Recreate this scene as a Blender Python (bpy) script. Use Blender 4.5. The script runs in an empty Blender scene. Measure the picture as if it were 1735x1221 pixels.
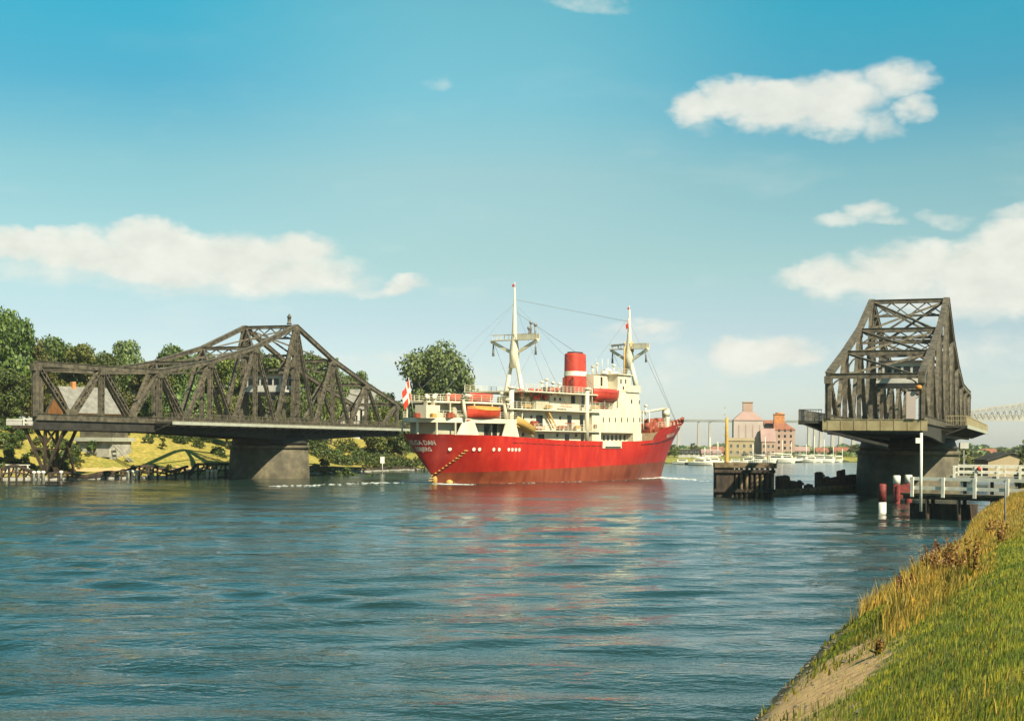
import bpy, math, random
import numpy as np
from mathutils import Vector, Matrix
random.seed(7); rng = np.random.default_rng(7)
C = bpy.context.scene
COL = C.collection
R = math.radians

# ------------------------------------------------------------------ camera
FPX, HY, ROLL, EYE = 2478.6, 751.9, 0.0075, 6.28
cam_d = bpy.data.cameras.new('camera'); cam = bpy.data.objects.new('camera', cam_d); COL.objects.link(cam)
cam_d.sensor_width = 36; cam_d.lens = FPX / 1735 * 36
cam_d.shift_y = (HY - 610.5) / 1735; cam_d.clip_end = 20000; cam_d.clip_start = 0.5
cam.matrix_world = Matrix.Translation((0, 0, EYE)) @ Matrix.Rotation(R(90), 4, 'X') @ Matrix.Rotation(ROLL, 4, 'Z')
C.camera = cam
CR, SR = math.cos(ROLL), math.sin(ROLL)
def at(px, py, Y):
    """surveying aid: where a sight line of the photograph meets distance Y"""
    a, b = px - 867.5, py - HY
    u, v = CR * a + SR * b, -SR * a + CR * b
    return Vector((u / FPX * Y, Y, EYE - v / FPX * Y))
def wl(px, py):
    """point on the water surface seen at px, py"""
    a, b = px - 867.5, py - HY
    u, v = CR * a + SR * b, -SR * a + CR * b
    Y = EYE * FPX / v
    return (u / FPX * Y, Y)

# ------------------------------------------------------------------ materials
def new_mat(name):
    m = bpy.data.materials.new(name); m.use_nodes = True
    return m, m.node_tree.nodes, m.node_tree.links, m.node_tree.nodes['Principled BSDF']
KF = .78                      # overall paint darkness, set with the exposure
def kf(c): return tuple(x*KF for x in c)
def mat(name, c1, c2=None, scale=1.0, rough=0.7, metal=0.0, bump=0.0, detail=6, stretch=(1, 1, 1), c3=None, lo=.35, hi=.65, bscale=None):
    m, n, l, p = new_mat(name); c1 = kf(c1); c2 = kf(c2) if c2 else None; c3 = kf(c3) if c3 else None
    p.inputs['Roughness'].default_value = rough; p.inputs['Metallic'].default_value = metal
    p.inputs['Base Color'].default_value = (*c1, 1)
    tc = n.new('ShaderNodeTexCoord'); mp = n.new('ShaderNodeMapping'); mp.inputs['Scale'].default_value = stretch
    l.new(tc.outputs['Object'], mp.inputs[0])
    if c2 is not None:
        nz = n.new('ShaderNodeTexNoise'); nz.inputs['Scale'].default_value = scale; nz.inputs['Detail'].default_value = detail
        nz.inputs['Roughness'].default_value = .62
        l.new(mp.outputs[0], nz.inputs['Vector'])
        cr = n.new('ShaderNodeValToRGB'); cr.color_ramp.elements[0].position = lo; cr.color_ramp.elements[1].position = hi
        cr.color_ramp.elements[0].color = (*c1, 1); cr.color_ramp.elements[1].color = (*c2, 1)
        if c3 is not None:
            e = cr.color_ramp.elements.new((lo + hi) / 2); e.color = (*c3, 1)
        l.new(nz.outputs['Fac'], cr.inputs[0]); l.new(cr.outputs[0], p.inputs['Base Color'])
    if bump:
        nb = n.new('ShaderNodeTexNoise'); nb.inputs['Scale'].default_value = bscale or scale * 3; nb.inputs['Detail'].default_value = 8
        l.new(mp.outputs[0], nb.inputs['Vector'])
        bp = n.new('ShaderNodeBump'); bp.inputs['Distance'].default_value = bump; bp.inputs['Strength'].default_value = .8
        l.new(nb.outputs['Fac'], bp.inputs['Height']); l.new(bp.outputs[0], p.inputs['Normal'])
    return m
def leafmat(name, c1, c2, rough=.6, tr=.25, patch=0):
    m, n, l, p = new_mat(name); c1, c2 = kf(c1), kf(c2)
    p.inputs['Roughness'].default_value = rough
    ge = n.new('ShaderNodeNewGeometry'); cr = n.new('ShaderNodeValToRGB')
    cr.color_ramp.elements[0].color = (*c1, 1); cr.color_ramp.elements[1].color = (*c2, 1)
    l.new(ge.outputs['Random Per Island'], cr.inputs[0])
    oi = n.new('ShaderNodeObjectInfo'); hs = n.new('ShaderNodeHueSaturation')
    mr = n.new('ShaderNodeMapRange'); mr.inputs['To Min'].default_value = .7; mr.inputs['To Max'].default_value = 1.3
    l.new(oi.outputs['Random'], mr.inputs[0]); l.new(mr.outputs[0], hs.inputs['Value']); l.new(cr.outputs[0], hs.inputs['Color'])
    mr2 = n.new('ShaderNodeMapRange'); mr2.inputs['To Min'].default_value = .475; mr2.inputs['To Max'].default_value = .515
    l.new(oi.outputs['Random'], mr2.inputs[0]); l.new(mr2.outputs[0], hs.inputs['Hue'])
    out = hs.outputs[0]
    if patch:
        tc = n.new('ShaderNodeTexCoord'); nz = n.new('ShaderNodeTexNoise'); nz.inputs['Scale'].default_value = patch; nz.inputs['Detail'].default_value = 5; l.new(tc.outputs['Object'], nz.inputs['Vector'])
        c2_ = n.new('ShaderNodeValToRGB'); c2_.color_ramp.elements[0].position = .36; c2_.color_ramp.elements[1].position = .64
        c2_.color_ramp.elements[0].color = (.45, .62, .6, 1); c2_.color_ramp.elements[1].color = (1.25, 1.1, .9, 1); l.new(nz.outputs['Fac'], c2_.inputs[0])
        mm = n.new('ShaderNodeMix'); mm.data_type = 'RGBA'; mm.blend_type = 'MULTIPLY'; mm.inputs[0].default_value = 1; l.new(out, mm.inputs[6]); l.new(c2_.outputs[0], mm.inputs[7]); out = mm.outputs[2]
    l.new(out, p.inputs['Base Color'])
    t = n.new('ShaderNodeBsdfTranslucent'); mx = n.new('ShaderNodeMixShader'); mx.inputs[0].default_value = tr
    l.new(out, t.inputs[0]); l.new(p.outputs[0], mx.inputs[1]); l.new(t.outputs[0], mx.inputs[2])
    l.new(mx.outputs[0], n['Material Output'].inputs['Surface'])
    return m
M = {}
M['steel'] = mat('bridge_steel', (.034, .027, .017), (.175, .145, .092), 1.3, .65, 0, c3=(.092, .075, .048), lo=.3, hi=.66)
M['steel_dark'] = mat('bridge_underside', (.016, .014, .011), (.05, .043, .03), .8, .7)  # bridge steel darkened to carry the shade below deck; dark roofs share it
M['plate'] = mat('parapet_paint', (.26, .20, .09), (.40, .33, .17), .7, .6)
M['walk'] = mat('walkway_edge', (.36, .36, .27), (.46, .46, .36), .7, .6)
M['pierstone'] = mat('pier_stone', (.034, .028, .017), (.21, .175, .10), .5, .85, bump=.05, c3=(.095, .08, .047), lo=.25, hi=.75)
M['concrete'] = mat('concrete', (.22, .21, .17), (.46, .44, .36), .6, .85, bump=.03)
M['timber'] = mat('tarred_timber', (.012, .009, .006), (.075, .045, .022), 1.6, .8, bump=.04, stretch=(1, 1, .3))
M['timber_top'] = mat('weathered_timber', (.06, .04, .018), (.24, .17, .08), 1.2, .8, bump=.04)
M['algae'] = mat('wet_green_timber', (.03, .04, .015), (.13, .12, .03), 2.5, .5)
M['redpile'] = mat('worn_red_paint', (.07, .008, .006), (.26, .03, .02), 2.2, .7, bump=.02)
M['white'] = mat('white_paint', (.70, .66, .52), (.88, .84, .70), 2.0, .5)
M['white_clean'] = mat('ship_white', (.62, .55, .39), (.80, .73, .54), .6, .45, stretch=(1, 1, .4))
M['ship_shade'] = mat('ship_white_shaded', (.38, .36, .24), (.50, .47, .33), .8, .5)  # ship white with the shade of recessed walls in its colour; lockers share it
M['shipred'] = mat('ship_orange_red', (.50, .035, .018), (.68, .085, .03), .5, .45)
M['funnelred'] = mat('funnel_red', (.42, .035, .022), (.60, .07, .035), .7, .4)
M['black'] = mat('black_paint', (.008, .008, .008), (.02, .02, .02), 2, .6)
M['glass'] = mat('dark_glass', (.012, .015, .017), rough=.12)
M['orange_cover'] = mat('orange_canvas', (.55, .20, .03), (.66, .32, .06), 2, .75)
M['ochre'] = mat('ochre_paint', (.50, .28, .06), (.62, .38, .10), 1.5, .6)
M['winch'] = mat('winch_brown_red', (.20, .03, .015), (.42, .10, .04), 1.5, .6)
M['grey'] = mat('grey_metal', (.16, .16, .15), (.28, .28, .26), 2, .5)
M['teak'] = mat('deck_planks', (.22, .14, .07), (.32, .22, .12), 2, .8)
M['roof_grey'] = mat('slate_roof', (.16, .15, .13), (.26, .25, .21), .9, .8, bump=.05)
M['roof_red'] = mat('red_tile', (.24, .085, .045), (.36, .14, .07), .8, .85, bump=.05)
M['brick'] = mat('orange_brick', (.42, .15, .04), (.60, .27, .09), .9, .85, bump=.03)
M['brick_hazed'] = mat('hazed_brick', (.38, .25, .19), (.46, .32, .24), .15, .85)  # far brick lightened so distance haze sits in the colour
M['silo'] = mat('silo_render', (.44, .36, .31), (.54, .45, .39), .12, .85)
M['silo_roof'] = mat('silo_roof', (.34, .21, .18), (.42, .28, .23), .2, .85)
M['ochre_wall'] = mat('ochre_render', (.34, .26, .14), (.44, .34, .20), .2, .85)  # yellow muted for haze on the far warehouse; nearer boathouse shares it
M['plaster'] = mat('grey_plaster', (.40, .39, .34), (.54, .52, .46), .5, .85)
M['farsteel'] = mat('far_bridge_steel', (.20, .20, .18), (.28, .28, .25), .05, .8)
M['farstone'] = mat('far_bridge_pier', (.36, .33, .28), (.44, .41, .35), .05, .8)
M['bark'] = mat('bark', (.06, .045, .03), (.14, .11, .07), 2, .9, bump=.05)
M['leaf'] = leafmat('leaf_green', (.025, .060, .010), (.15, .20, .028))
M['leaf2'] = leafmat('leaf_olive', (.04, .065, .010), (.21, .22, .03))
M['leaf3'] = leafmat('leaf_bluegreen', (.06, .11, .03), (.26, .34, .09))
M['bush'] = leafmat('bush_green', (.025, .055, .008), (.12, .17, .022))
M['grassg'] = leafmat('grass_green', (.085, .135, .008), (.44, .44, .035), tr=.35, patch=.9)
M['grassy'] = leafmat('grass_dry', (.40, .29, .025), (.80, .62, .10), tr=.35, patch=.7)
M['dock'] = leafmat('dock_brown', (.14, .055, .012), (.40, .20, .045), tr=.3)
M['rope'] = mat('rope', (.45, .28, .06), (.55, .36, .10), 3, .8)

# ------------------------------------------------------------------ mesh builder
def basis(d):
    d = d.normalized(); up = Vector((0, 0, 1)) if abs(d.z) < .95 else Vector((1, 0, 0))
    a = d.cross(up).normalized(); b = a.cross(d).normalized()
    return a, b
class MB:
    def __init__(s): s.v = []; s.f = []; s.m = []; s.sm = []
    def add(s, vs, fs, mi=0, smooth=False):
        o = len(s.v); s.v += [tuple(v) for v in vs]
        for f in fs: s.f.append([i + o for i in f]); s.m.append(mi); s.sm.append(smooth)
        return s
    def box(s, x0, x1, y0, y1, z0, z1, mi=0, T=None):
        vs = [Vector(p) for p in ((x0,y0,z0),(x1,y0,z0),(x1,y1,z0),(x0,y1,z0),(x0,y0,z1),(x1,y0,z1),(x1,y1,z1),(x0,y1,z1))]
        if T: vs = [T(v) for v in vs]
        return s.add(vs, [(0,3,2,1),(4,5,6,7),(0,1,5,4),(1,2,6,5),(2,3,7,6),(3,0,4,7)], mi)
    def beam(s, p, q, w, h=None, mi=0, side=None):
        p, q = Vector(p), Vector(q); h = h or w
        if side is not None:
            a = Vector(side).normalized(); b = a.cross((q - p).normalized()).normalized()
        else: a, b = basis(q - p)
        a = a * w / 2; b = b * h / 2
        vs = [p-a-b, p+a-b, p+a+b, p-a+b, q-a-b, q+a-b, q+a+b, q-a+b]
        return s.add(vs, [(0,3,2,1),(4,5,6,7),(0,1,5,4),(1,2,6,5),(2,3,7,6),(3,0,4,7)], mi)
    def tube(s, pts, rs, n=8, mi=0, smooth=True, cap=True):
        pts = [Vector(p) for p in pts]
        if not hasattr(rs, '__len__'): rs = [rs] * len(pts)
        o = []; 
        for i, p in enumerate(pts):
            d = pts[min(i+1, len(pts)-1)] - pts[max(i-1, 0)]
            a, b = basis(d)
            o += [p + (a * math.cos(2*math.pi*k/n) + b * math.sin(2*math.pi*k/n)) * rs[i] for k in range(n)]
        fs = [(i*n+k, i*n+(k+1)%n, (i+1)*n+(k+1)%n, (i+1)*n+k) for i in range(len(pts)-1) for k in range(n)]
        s.add(o, fs, mi, smooth)
        if cap:
            b0 = len(s.v) - len(o)
            s.f.append([b0 + k for k in range(n)][::-1]); s.m.append(mi); s.sm.append(False)
            e = b0 + (len(pts)-1)*n
            s.f.append([e + k for k in range(n)]); s.m.append(mi); s.sm.append(False)
        return s
    def lathe(s, prof, n=24, mi=0, sx=1, sy=1, c=(0,0,0), smooth=True):
        o = [(c[0] + r*math.cos(2*math.pi*k/n)*sx, c[1] + r*math.sin(2*math.pi*k/n)*sy, c[2] + z) for r, z in prof for k in range(n)]
        fs = [(i*n+k, i*n+(k+1)%n, (i+1)*n+(k+1)%n, (i+1)*n+k) for i in range(len(prof)-1) for k in range(n)]
        fs.append([k for k in range(n)][::-1]); e = (len(prof)-1)*n; fs.append([e+k for k in range(n)])
        return s.add(o, fs, mi, smooth)
    def prism(s, poly, z0, z1, mi=0, T=None):
        n = len(poly)
        vs = [Vector((x, y, z0)) for x, y in poly] + [Vector((x, y, z1)) for x, y in poly]
        if T: vs = [T(v) for v in vs]
        return s.add(vs, [tuple(range(n))[::-1], tuple(range(n, 2*n))] + [(i, (i+1)%n, n+(i+1)%n, n+i) for i in range(n)], mi)
    def build(s, name, mats, parent=None, bevel=0):
        me = bpy.data.meshes.new(name); me.from_pydata(s.v, [], s.f)
        if not isinstance(mats, (list, tuple)): mats = [mats]
        for m in mats: me.materials.append(m)
        me.polygons.foreach_set('material_index', s.m); me.polygons.foreach_set('use_smooth', s.sm)
        me.update()
        o = bpy.data.objects.new(name, me); COL.objects.link(o)
        if parent: o.parent = parent
        if bevel:
            b = o.modifiers.new('bevel', 'BEVEL'); b.width = bevel; b.segments = 2; b.limit_method = 'ANGLE'
        return o
def build_each(mb, name, mats, parent):
    """one object per connected piece"""
    n_ = len(mb.v); par = list(range(n_))
    def find(i):
        while par[i] != i: par[i] = par[par[i]]; i = par[i]
        return i
    for f in mb.f:
        r0 = find(f[0])
        for k in f[1:]: par[find(k)] = r0
    groups = {}
    for fi, f in enumerate(mb.f): groups.setdefault(find(f[0]), []).append(fi)
    for fis in groups.values():
        m2 = MB(); mp_ = {}
        for fi in fis:
            g = []
            for k in mb.f[fi]:
                if k not in mp_: mp_[k] = len(m2.v); m2.v.append(mb.v[k])
                g.append(mp_[k])
            m2.f.append(g); m2.m.append(mb.m[fi]); m2.sm.append(mb.sm[fi])
        m2.build(name, mats, parent)
def tag(o, label=None, cat=None, group=None, kind=None):
    if label: o['label'] = label
    if cat: o['category'] = cat
    if group: o['group'] = group
    if kind: o['kind'] = kind
    return o
def empty(name, loc=(0,0,0), rz=0, label=None, cat=None, group=None):
    o = bpy.data.objects.new(name, None); COL.objects.link(o); o.location = loc; o.rotation_euler = (0, 0, rz)
    return tag(o, label, cat, group)
def npmesh(name, V, F, m, smooth=False, parent=None):
    """V (n,3), F (k,3|4)"""
    me = bpy.data.meshes.new(name); me.vertices.add(len(V)); me.vertices.foreach_set('co', np.asarray(V, np.float32).ravel())
    k = F.shape[1]; me.loops.add(F.size); me.loops.foreach_set('vertex_index', F.astype(np.int32).ravel())
    me.polygons.add(len(F)); me.polygons.foreach_set('loop_start', np.arange(0, F.size, k, dtype=np.int32))
    me.polygons.foreach_set('loop_total', np.full(len(F), k, dtype=np.int32))
    me.polygons.foreach_set('use_smooth', np.full(len(F), smooth)); me.materials.append(m)
    me.update(calc_edges=True); me.validate()
    o = bpy.data.objects.new(name, me); COL.objects.link(o)
    if parent: o.parent = parent
    return o

# ------------------------------------------------------------------ terrain
SH = [(-60,-260),(-22,-60),(-7.5,-4),(-.8,15),(5.5,33.3),(10,46.6),(17.0,63),(24.2,80.6),(32.6,105.5),(40.6,127.5),(49.6,149.6),
      (64,172),(76,195),(90,222),(90,262),(104,310),(140,400),(196,520),(226,590),(205,618),(172,608),(140,596),(110,580),(84,540),(74,516),(53,500),
      (12,410),(-12,360),(-22.6,335),(-36,291),(-44,262),(-49.4,256),(-65.5,246),(-79.6,229),(-100,208),(-130,150),(-160,60),(-190,-260)]
SHP = np.array(SH, float)
def seg_dist(P):
    P = np.asarray(P, float); A = SHP; B = np.roll(SHP, -1, 0)
    best = np.full(len(P), 1e9); inside = np.zeros(len(P), bool)
    for a, b in zip(A, B):
        d = b - a; t = np.clip(((P - a) @ d) / (d @ d), 0, 1); q = a + t[:, None] * d
        best = np.minimum(best, np.hypot(*(P - q).T))
        c = ((a[1] > P[:, 1]) != (b[1] > P[:, 1]))
        with np.errstate(divide='ignore', invalid='ignore'):
            xi = (b[0] - a[0]) * (P[:, 1] - a[1]) / (b[1] - a[1] + 1e-12) + a[0]
        inside ^= c & (P[:, 0] < xi)
    return np.where(inside, -best, best)
def noise2(x, y, s, seed=0):
    r = np.zeros_like(x)
    g = np.random.default_rng(seed + 100)
    for i in range(7):
        a = g.uniform(0, 2*np.pi); k = s * g.uniform(.6, 1.7); r += np.sin(x*np.cos(a)*k + y*np.sin(a)*k + g.uniform(0, 6.28) + 1.3*np.sin(x*k*.37*np.sin(a)+g.uniform(0,6)))
    return r / 7
def sst(a, b, x): t = np.clip((x-a)/(b-a), 0, 1); return t*t*(3-2*t)
def terrain(x, y):
    x = np.asarray(x, float); y = np.asarray(y, float)
    d = seg_dist(np.stack([x.ravel(), y.ravel()], 1)).reshape(x.shape)
    near = np.interp(d, [-30, -4, 0, .25, 1.2, 5.5, 9, 40, 4000], [-9, -1.6, -.05, .22, .9, 3.35, 4.1, 4.6, 5])
    near = np.where(y > 150, np.interp(d, [-30, 0, 1, 6, 40, 4000], [-9, 0, .9, 2.2, 2.6, 3]), near)
    left = np.interp(d, [-30, 0, 1, 5, 11, 33, 60, 4000], [-9, 0, .7, 1.1, 1.7, 8.2, 8.8, 10])
    harb = np.interp(d, [-30, 0, 1.5, 20, 200, 4000], [-9, 0, 1.3, 1.6, 2.5, 4])
    mid = (x - .34*y + 45) ; L = x < .2*y - 40
    h = np.where(L | (x < -20), left, near)
    L2 = (x < .34*y - 95)|(L)
    h = np.where(y > 330, np.where(x < y*.1 - 40, left, np.where(x > 0.22*y+ 30, near, harb)), h)
    w = sst(370, 470, y); h = h*(1-w) + harb*w
    b = sst(.5, 4, d)
    h = h + b * (noise2(x, y, .8, 1)*.10 + noise2(x, y, .22, 2)*.18 + noise2(x, y, 3.1, 3)*.03)
    return h, d
def th(x, y): return float(terrain(np.array([x]), np.array([y]))[0][0])
def spaced(parts):
    out = []
    for a, b, s in parts: out += list(np.arange(a, b, s))
    return np.array(out)
gx = spaced([(-6000,-1000,250),(-1000,-200,25),(-200,-8,2.5),(-8,45,.4),(45,260,3),(260,1000,25),(1000,6001,250)])
gy = spaced([(-300,0,12),(0,12,1.5),(12,70,.4),(70,135,.8),(135,360,2.5),(360,700,5),(700,2000,60),(2000,9001,350)])
X, Y = np.meshgrid(gx, gy); Hh, Dd = terrain(X, Y)
nx, ny = len(gx), len(gy)
idx = np.arange(nx*ny).reshape(ny, nx)
F = np.stack([idx[:-1,:-1], idx[:-1,1:], idx[1:,1:], idx[1:,:-1]], -1).reshape(-1, 4)
# ground material
gm, n, l, p = new_mat('bank_ground'); p.inputs['Roughness'].default_value = .95
def nodeN(n, l, scale, vec, detail=6, rough=.6):
    z = n.new('ShaderNodeTexNoise'); z.inputs['Scale'].default_value = scale; z.inputs['Detail'].default_value = detail; z.inputs['Roughness'].default_value = rough
    l.new(vec, z.inputs['Vector']); return z.outputs['Fac']
def ramp(n, l, fac, stops, k=KF):
    stops = [(a_, tuple(x*k for x in c_)) for a_, c_ in stops]
    c = n.new('ShaderNodeValToRGB'); e = c.color_ramp.elements
    e[0].position, e[0].color = stops[0][0], (*stops[0][1], 1); e[1].position, e[1].color = stops[-1][0], (*stops[-1][1], 1)
    for q, cc in stops[1:-1]: k = e.new(q); k.color = (*cc, 1)
    l.new(fac, c.inputs[0]); return c.outputs[0]
def mixc(n, l, fac, a, b):
    m = n.new('ShaderNodeMix'); m.data_type = 'RGBA'
    if isinstance(fac, float): m.inputs[0].default_value = fac
    else: l.new(fac, m.inputs[0])
    for i, q in ((6, a), (7, b)):
        if isinstance(q, tuple): m.inputs[i].default_value = (*q, 1)
        else: l.new(q, m.inputs[i])
    return m.outputs[2]
def mth(n, l, op, a, b=None, c=None, clamp=False):
    m = n.new('ShaderNodeMath'); m.operation = op; m.use_clamp = clamp
    for i, q in enumerate((a, b, c)):
        if q is None: continue
        if isinstance(q, (int, float)): m.inputs[i].default_value = q
        else: l.new(q, m.inputs[i])
    return m.outputs[0]
def srange(n, l, v, a, b, o0=0., o1=1.):
    m = n.new('ShaderNodeMapRange'); m.interpolation_type = 'SMOOTHSTEP'
    for i, q in enumerate((v, a, b, o0, o1)):
        if isinstance(q, (int, float)): m.inputs[i].default_value = q
        else: l.new(q, m.inputs[i])
    return m.outputs[0]
tc = n.new('ShaderNodeTexCoord'); P = tc.outputs['Object']
at_d = n.new('ShaderNodeAttribute'); at_d.attribute_name = 'shore'
at_s = n.new('ShaderNodeAttribute'); at_s.attribute_name = 'sand'
n1 = nodeN(n, l, .12, P); n2 = nodeN(n, l, 1.4, P); n3 = nodeN(n, l, .045, P, 4)
grass = ramp(n, l, n2, [(.3, (.08,.11,.008)), (.5, (.20,.21,.02)), (.7, (.36,.30,.04))])
dry = ramp(n, l, n2, [(.3, (.18,.17,.02)), (.5, (.38,.29,.045)), (.72, (.56,.42,.11))])
dist = mth(n, l, 'SUBTRACT', at_d.outputs['Fac'], 0.)
leftmask = n.new('ShaderNodeAttribute'); leftmask.attribute_name = 'dry'
dm = mth(n, l, 'ADD', leftmask.outputs['Fac'], mth(n, l, 'MULTIPLY', mth(n, l, 'SUBTRACT', n1, .5), 2.4), clamp=True)
dm = mth(n, l, 'MULTIPLY', dm, srange(n, l, leftmask.outputs['Fac'], 0., .3))
col = mixc(n, l, dm, grass, dry)
sand = ramp(n, l, nodeN(n, l, 3, P), [(.3, (.44,.25,.08)), (.6, (.86,.55,.23))])
col = mixc(n, l, srange(n, l, mth(n, l, 'ADD', at_s.outputs['Fac'], mth(n, l, 'MULTIPLY', mth(n, l, 'SUBTRACT', n2, .5), 1.9)), .40, .6), col, sand)
mud = ramp(n, l, nodeN(n, l, 5, P), [(.35, (.025,.028,.012)), (.7, (.10,.09,.03))])
col = mixc(n, l, srange(n, l, dist, .15, .9, 1., 0.), col, mud)
l.new(col, p.inputs['Base Color'])
bp = n.new('ShaderNodeBump'); bp.inputs['Distance'].default_value = .12; l.new(nodeN(n, l, 6, P, 8, .7), bp.inputs['Height']); l.new(bp.outputs[0], p.inputs['Normal'])
ground = npmesh('ground', np.stack([X, Y, Hh], -1).reshape(-1, 3), F, gm, True)
tag(ground, kind='structure')
def attr(o, name, vals):
    a = o.data.attributes.new(name, 'FLOAT', 'POINT'); a.data.foreach_set('value', np.asarray(vals, np.float32).ravel())
attr(ground, 'shore', np.clip(Dd, -5, 500))
PXg = X / np.maximum(Y, 1) * FPX + 867
sandm = sst(4.0, 2.2, Dd) * sst(.2, .7, Dd) * sst(42, 30, Y) * (X > -8) * (X < 50)
pathm = sst(4.0, 6.0, Dd) * sst(13, 9, Dd) * (X < .2*Y-40) * (X < 0) * (Y < 300)
attr(ground, 'sand', sandm*1.2 + pathm*.75)
attr(ground, 'dry', np.where((X < .2*Y-40) & (Y < 420), .66, np.where(Y > 400, .25, .0)) + sst(46, 75, Y) * (X > .2*Y-20) * (Y < 200) * .8 * sst(9, 5, Dd))

# ------------------------------------------------------------------ water
wm, n, l, p = new_mat('canal_water')
p.inputs['Base Color'].default_value = (.012, .028, .023, 1); p.inputs['Roughness'].default_value = .05; p.inputs['IOR'].default_value = 1.33
tc = n.new('ShaderNodeTexCoord')
def wnoise(sx, sy, rot, detail, rough=.55, dist=0.):
    mp = n.new('ShaderNodeMapping'); mp.inputs['Scale'].default_value = (sx, sy, 1); mp.inputs['Rotation'].default_value = (0, 0, rot)
    l.new(tc.outputs['Object'], mp.inputs[0]); z = n.new('ShaderNodeTexNoise'); z.inputs['Scale'].default_value = 1
    z.inputs['Detail'].default_value = detail; z.inputs['Roughness'].default_value = rough; z.inputs['Distortion'].default_value = dist
    l.new(mp.outputs[0], z.inputs['Vector']); return z.outputs['Fac']
h1 = wnoise(.16, .42, R(6), 3, .5, .5); h2 = wnoise(.80, 1.45, R(-14), 3, .6, .5); h3 = wnoise(2.6, 4.2, R(14), 3)
hh = mth(n, l, 'ADD', mth(n, l, 'MULTIPLY', h1, .055), mth(n, l, 'ADD', mth(n, l, 'MULTIPLY', h2, .078), mth(n, l, 'MULTIPLY', h3, .030)))
calm = srange(n, l, wnoise(.03, .09, 0, 4), .38, .62, .65, 1.25)
hh = mth(n, l, 'MULTIPLY', hh, calm)
sxw = n.new('ShaderNodeSeparateXYZ'); l.new(tc.outputs['Object'], sxw.inputs[0]); l.new(srange(n, l, sxw.outputs['Y'], 60, 260, .04, .10), p.inputs['Roughness'])
bp = n.new('ShaderNodeBump'); bp.inputs['Distance'].default_value = 1.0; bp.inputs['Strength'].default_value = 1.0
l.new(hh, bp.inputs['Height']); l.new(bp.outputs[0], p.inputs['Normal'])
wx = spaced([(-6000,-1000,500),(-1000,-120,40),(-120,-50,.9),(-50,48,.42),(48,80,.9),(80,300,6),(300,6001,300)])
wy = spaced([(-300,14,15),(14,100,.42),(100,170,.8),(170,340,1.4),(340,900,20),(900,9001,300)])
X, Y = np.meshgrid(wx, wy)
amp = sst(-118, -95, X)*sst(78, 60, X)*sst(14, 18, Y)*sst(165, 120, Y); amp2 = sst(-118, -95, X)*sst(78, 60, X)*sst(60, 110, Y)*sst(338, 300, Y); Z2 = np.zeros_like(X)
Z = np.zeros_like(X)
g = np.random.default_rng(5)
for i in range(18):
    a = R(92 + g.uniform(-30, 30)); lam = 1.5*math.exp(g.uniform(0, 1.35)); k = 2*np.pi/lam
    ph = k*(X*np.cos(a) + Y*np.sin(a)) + g.uniform(0, 6.28) + 2.6*noise2(X, Y, .22, i)
    Z += np.sin(ph) * lam*.0050 * (.5 + .9*np.clip(noise2(X, Y, .10, 40+i)+.35, 0, 2))
# diverging waves of the wake running to the left foreground
for cx, cy, w in ((-14, 62, 4.2), (-21, 74, 4.6), (-30, 92, 5), (-20, 47, 4)):
    a = R(60); s_ = (X-cx)*np.cos(a) + (Y-cy)*np.sin(a); t_ = -(X-cx)*np.sin(a) + (Y-cy)*np.cos(a)
    Z += .10*np.sin(s_*2*np.pi/3.4)*np.exp(-(s_/3.2)**2 - (t_/11)**2)
for i in range(8):
    a = R(90 + g.uniform(-35, 35)); lam = g.uniform(7, 14); k = 2*np.pi/lam
    Z2 += np.sin(k*(X*np.cos(a) + Y*np.sin(a)) + g.uniform(0, 6.28) + 2.2*noise2(X, Y, .06, 60+i)) * lam*.0042 * np.clip(.3+noise2(X, Y, .05, 80+i)*2, 0, 2)
Z = Z*amp + Z2*amp2
nx, ny = len(wx), len(wy); idx = np.arange(nx*ny).reshape(ny, nx)
F = np.stack([idx[:-1,:-1], idx[:-1,1:], idx[1:,1:], idx[1:,:-1]], -1).reshape(-1, 4)
tag(npmesh('water', np.stack([X, Y, Z], -1).reshape(-1, 3), F, wm, True), kind='structure')

# ------------------------------------------------------------------ swing bridge
u, v, w3 = Vector, Vector, Vector
LEN_A, LEN_B, BW, ZD = 71.8, 44.5, 10.0, 9.0
H0, HP, H1 = 7.45, 17.8, 5.45
ZLOW = .35                        # bottom chord axis above deck level
def top_long(i):                   # knots of the long arm 0..5, concave curve
    return [H0, 7.55, 7.8, 10.0, 13.2, HP][i]
def top_short(i): return [HP, 12.7, 8.9, H1][i]
class Laced:
    """riveted member of two channels tied by lacing bars"""
    @staticmethod
    def add(mb, p, q, wd, dp, side, lace=True):
        p, q = Vector(p), Vector(q); d = (q - p); L = d.length; dn = d.normalized()
        b = Vector(side).normalized(); a = b.cross(dn).normalized()        # a lies in the truss plane
        for sg in (-1, 1):
            o = a * (wd/2 - .06) * sg
            mb.beam(p+o, q+o, .12, dp, side=a)
            for s2 in (-1, 1): mb.beam(p + a*(wd/2-.15)*sg + b*(dp/2-.02)*s2, q + a*(wd/2-.11)*sg + b*(dp/2-.02)*s2, .11, .036, side=a)
        if lace:
            k = max(3, int(L / (wd*1.15)))
            for i in range(k):
                f0, f1 = (i+.1)/k, (i+.9)/k; sg = 1 if i % 2 else -1
                for s2 in (-1, 1):
                    off = b*(dp/2+.012)*s2
                    mb.beam(p + d*f0 + a*wd*.42*sg + off, p + d*f1 - a*wd*.42*sg + off, .10, .02, side=(d*(f1-f0) - a*wd*.84*sg).normalized().cross(b))
        for f0, f1 in ((0, .055), (.945, 1), (.485, .515)):
            for s2 in (-1, 1):
                off = b*(dp/2+.028)*s2
                mb.beam(p + d*f0 + off, p + d*f1 + off, wd*1.02, .02, side=a)
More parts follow.
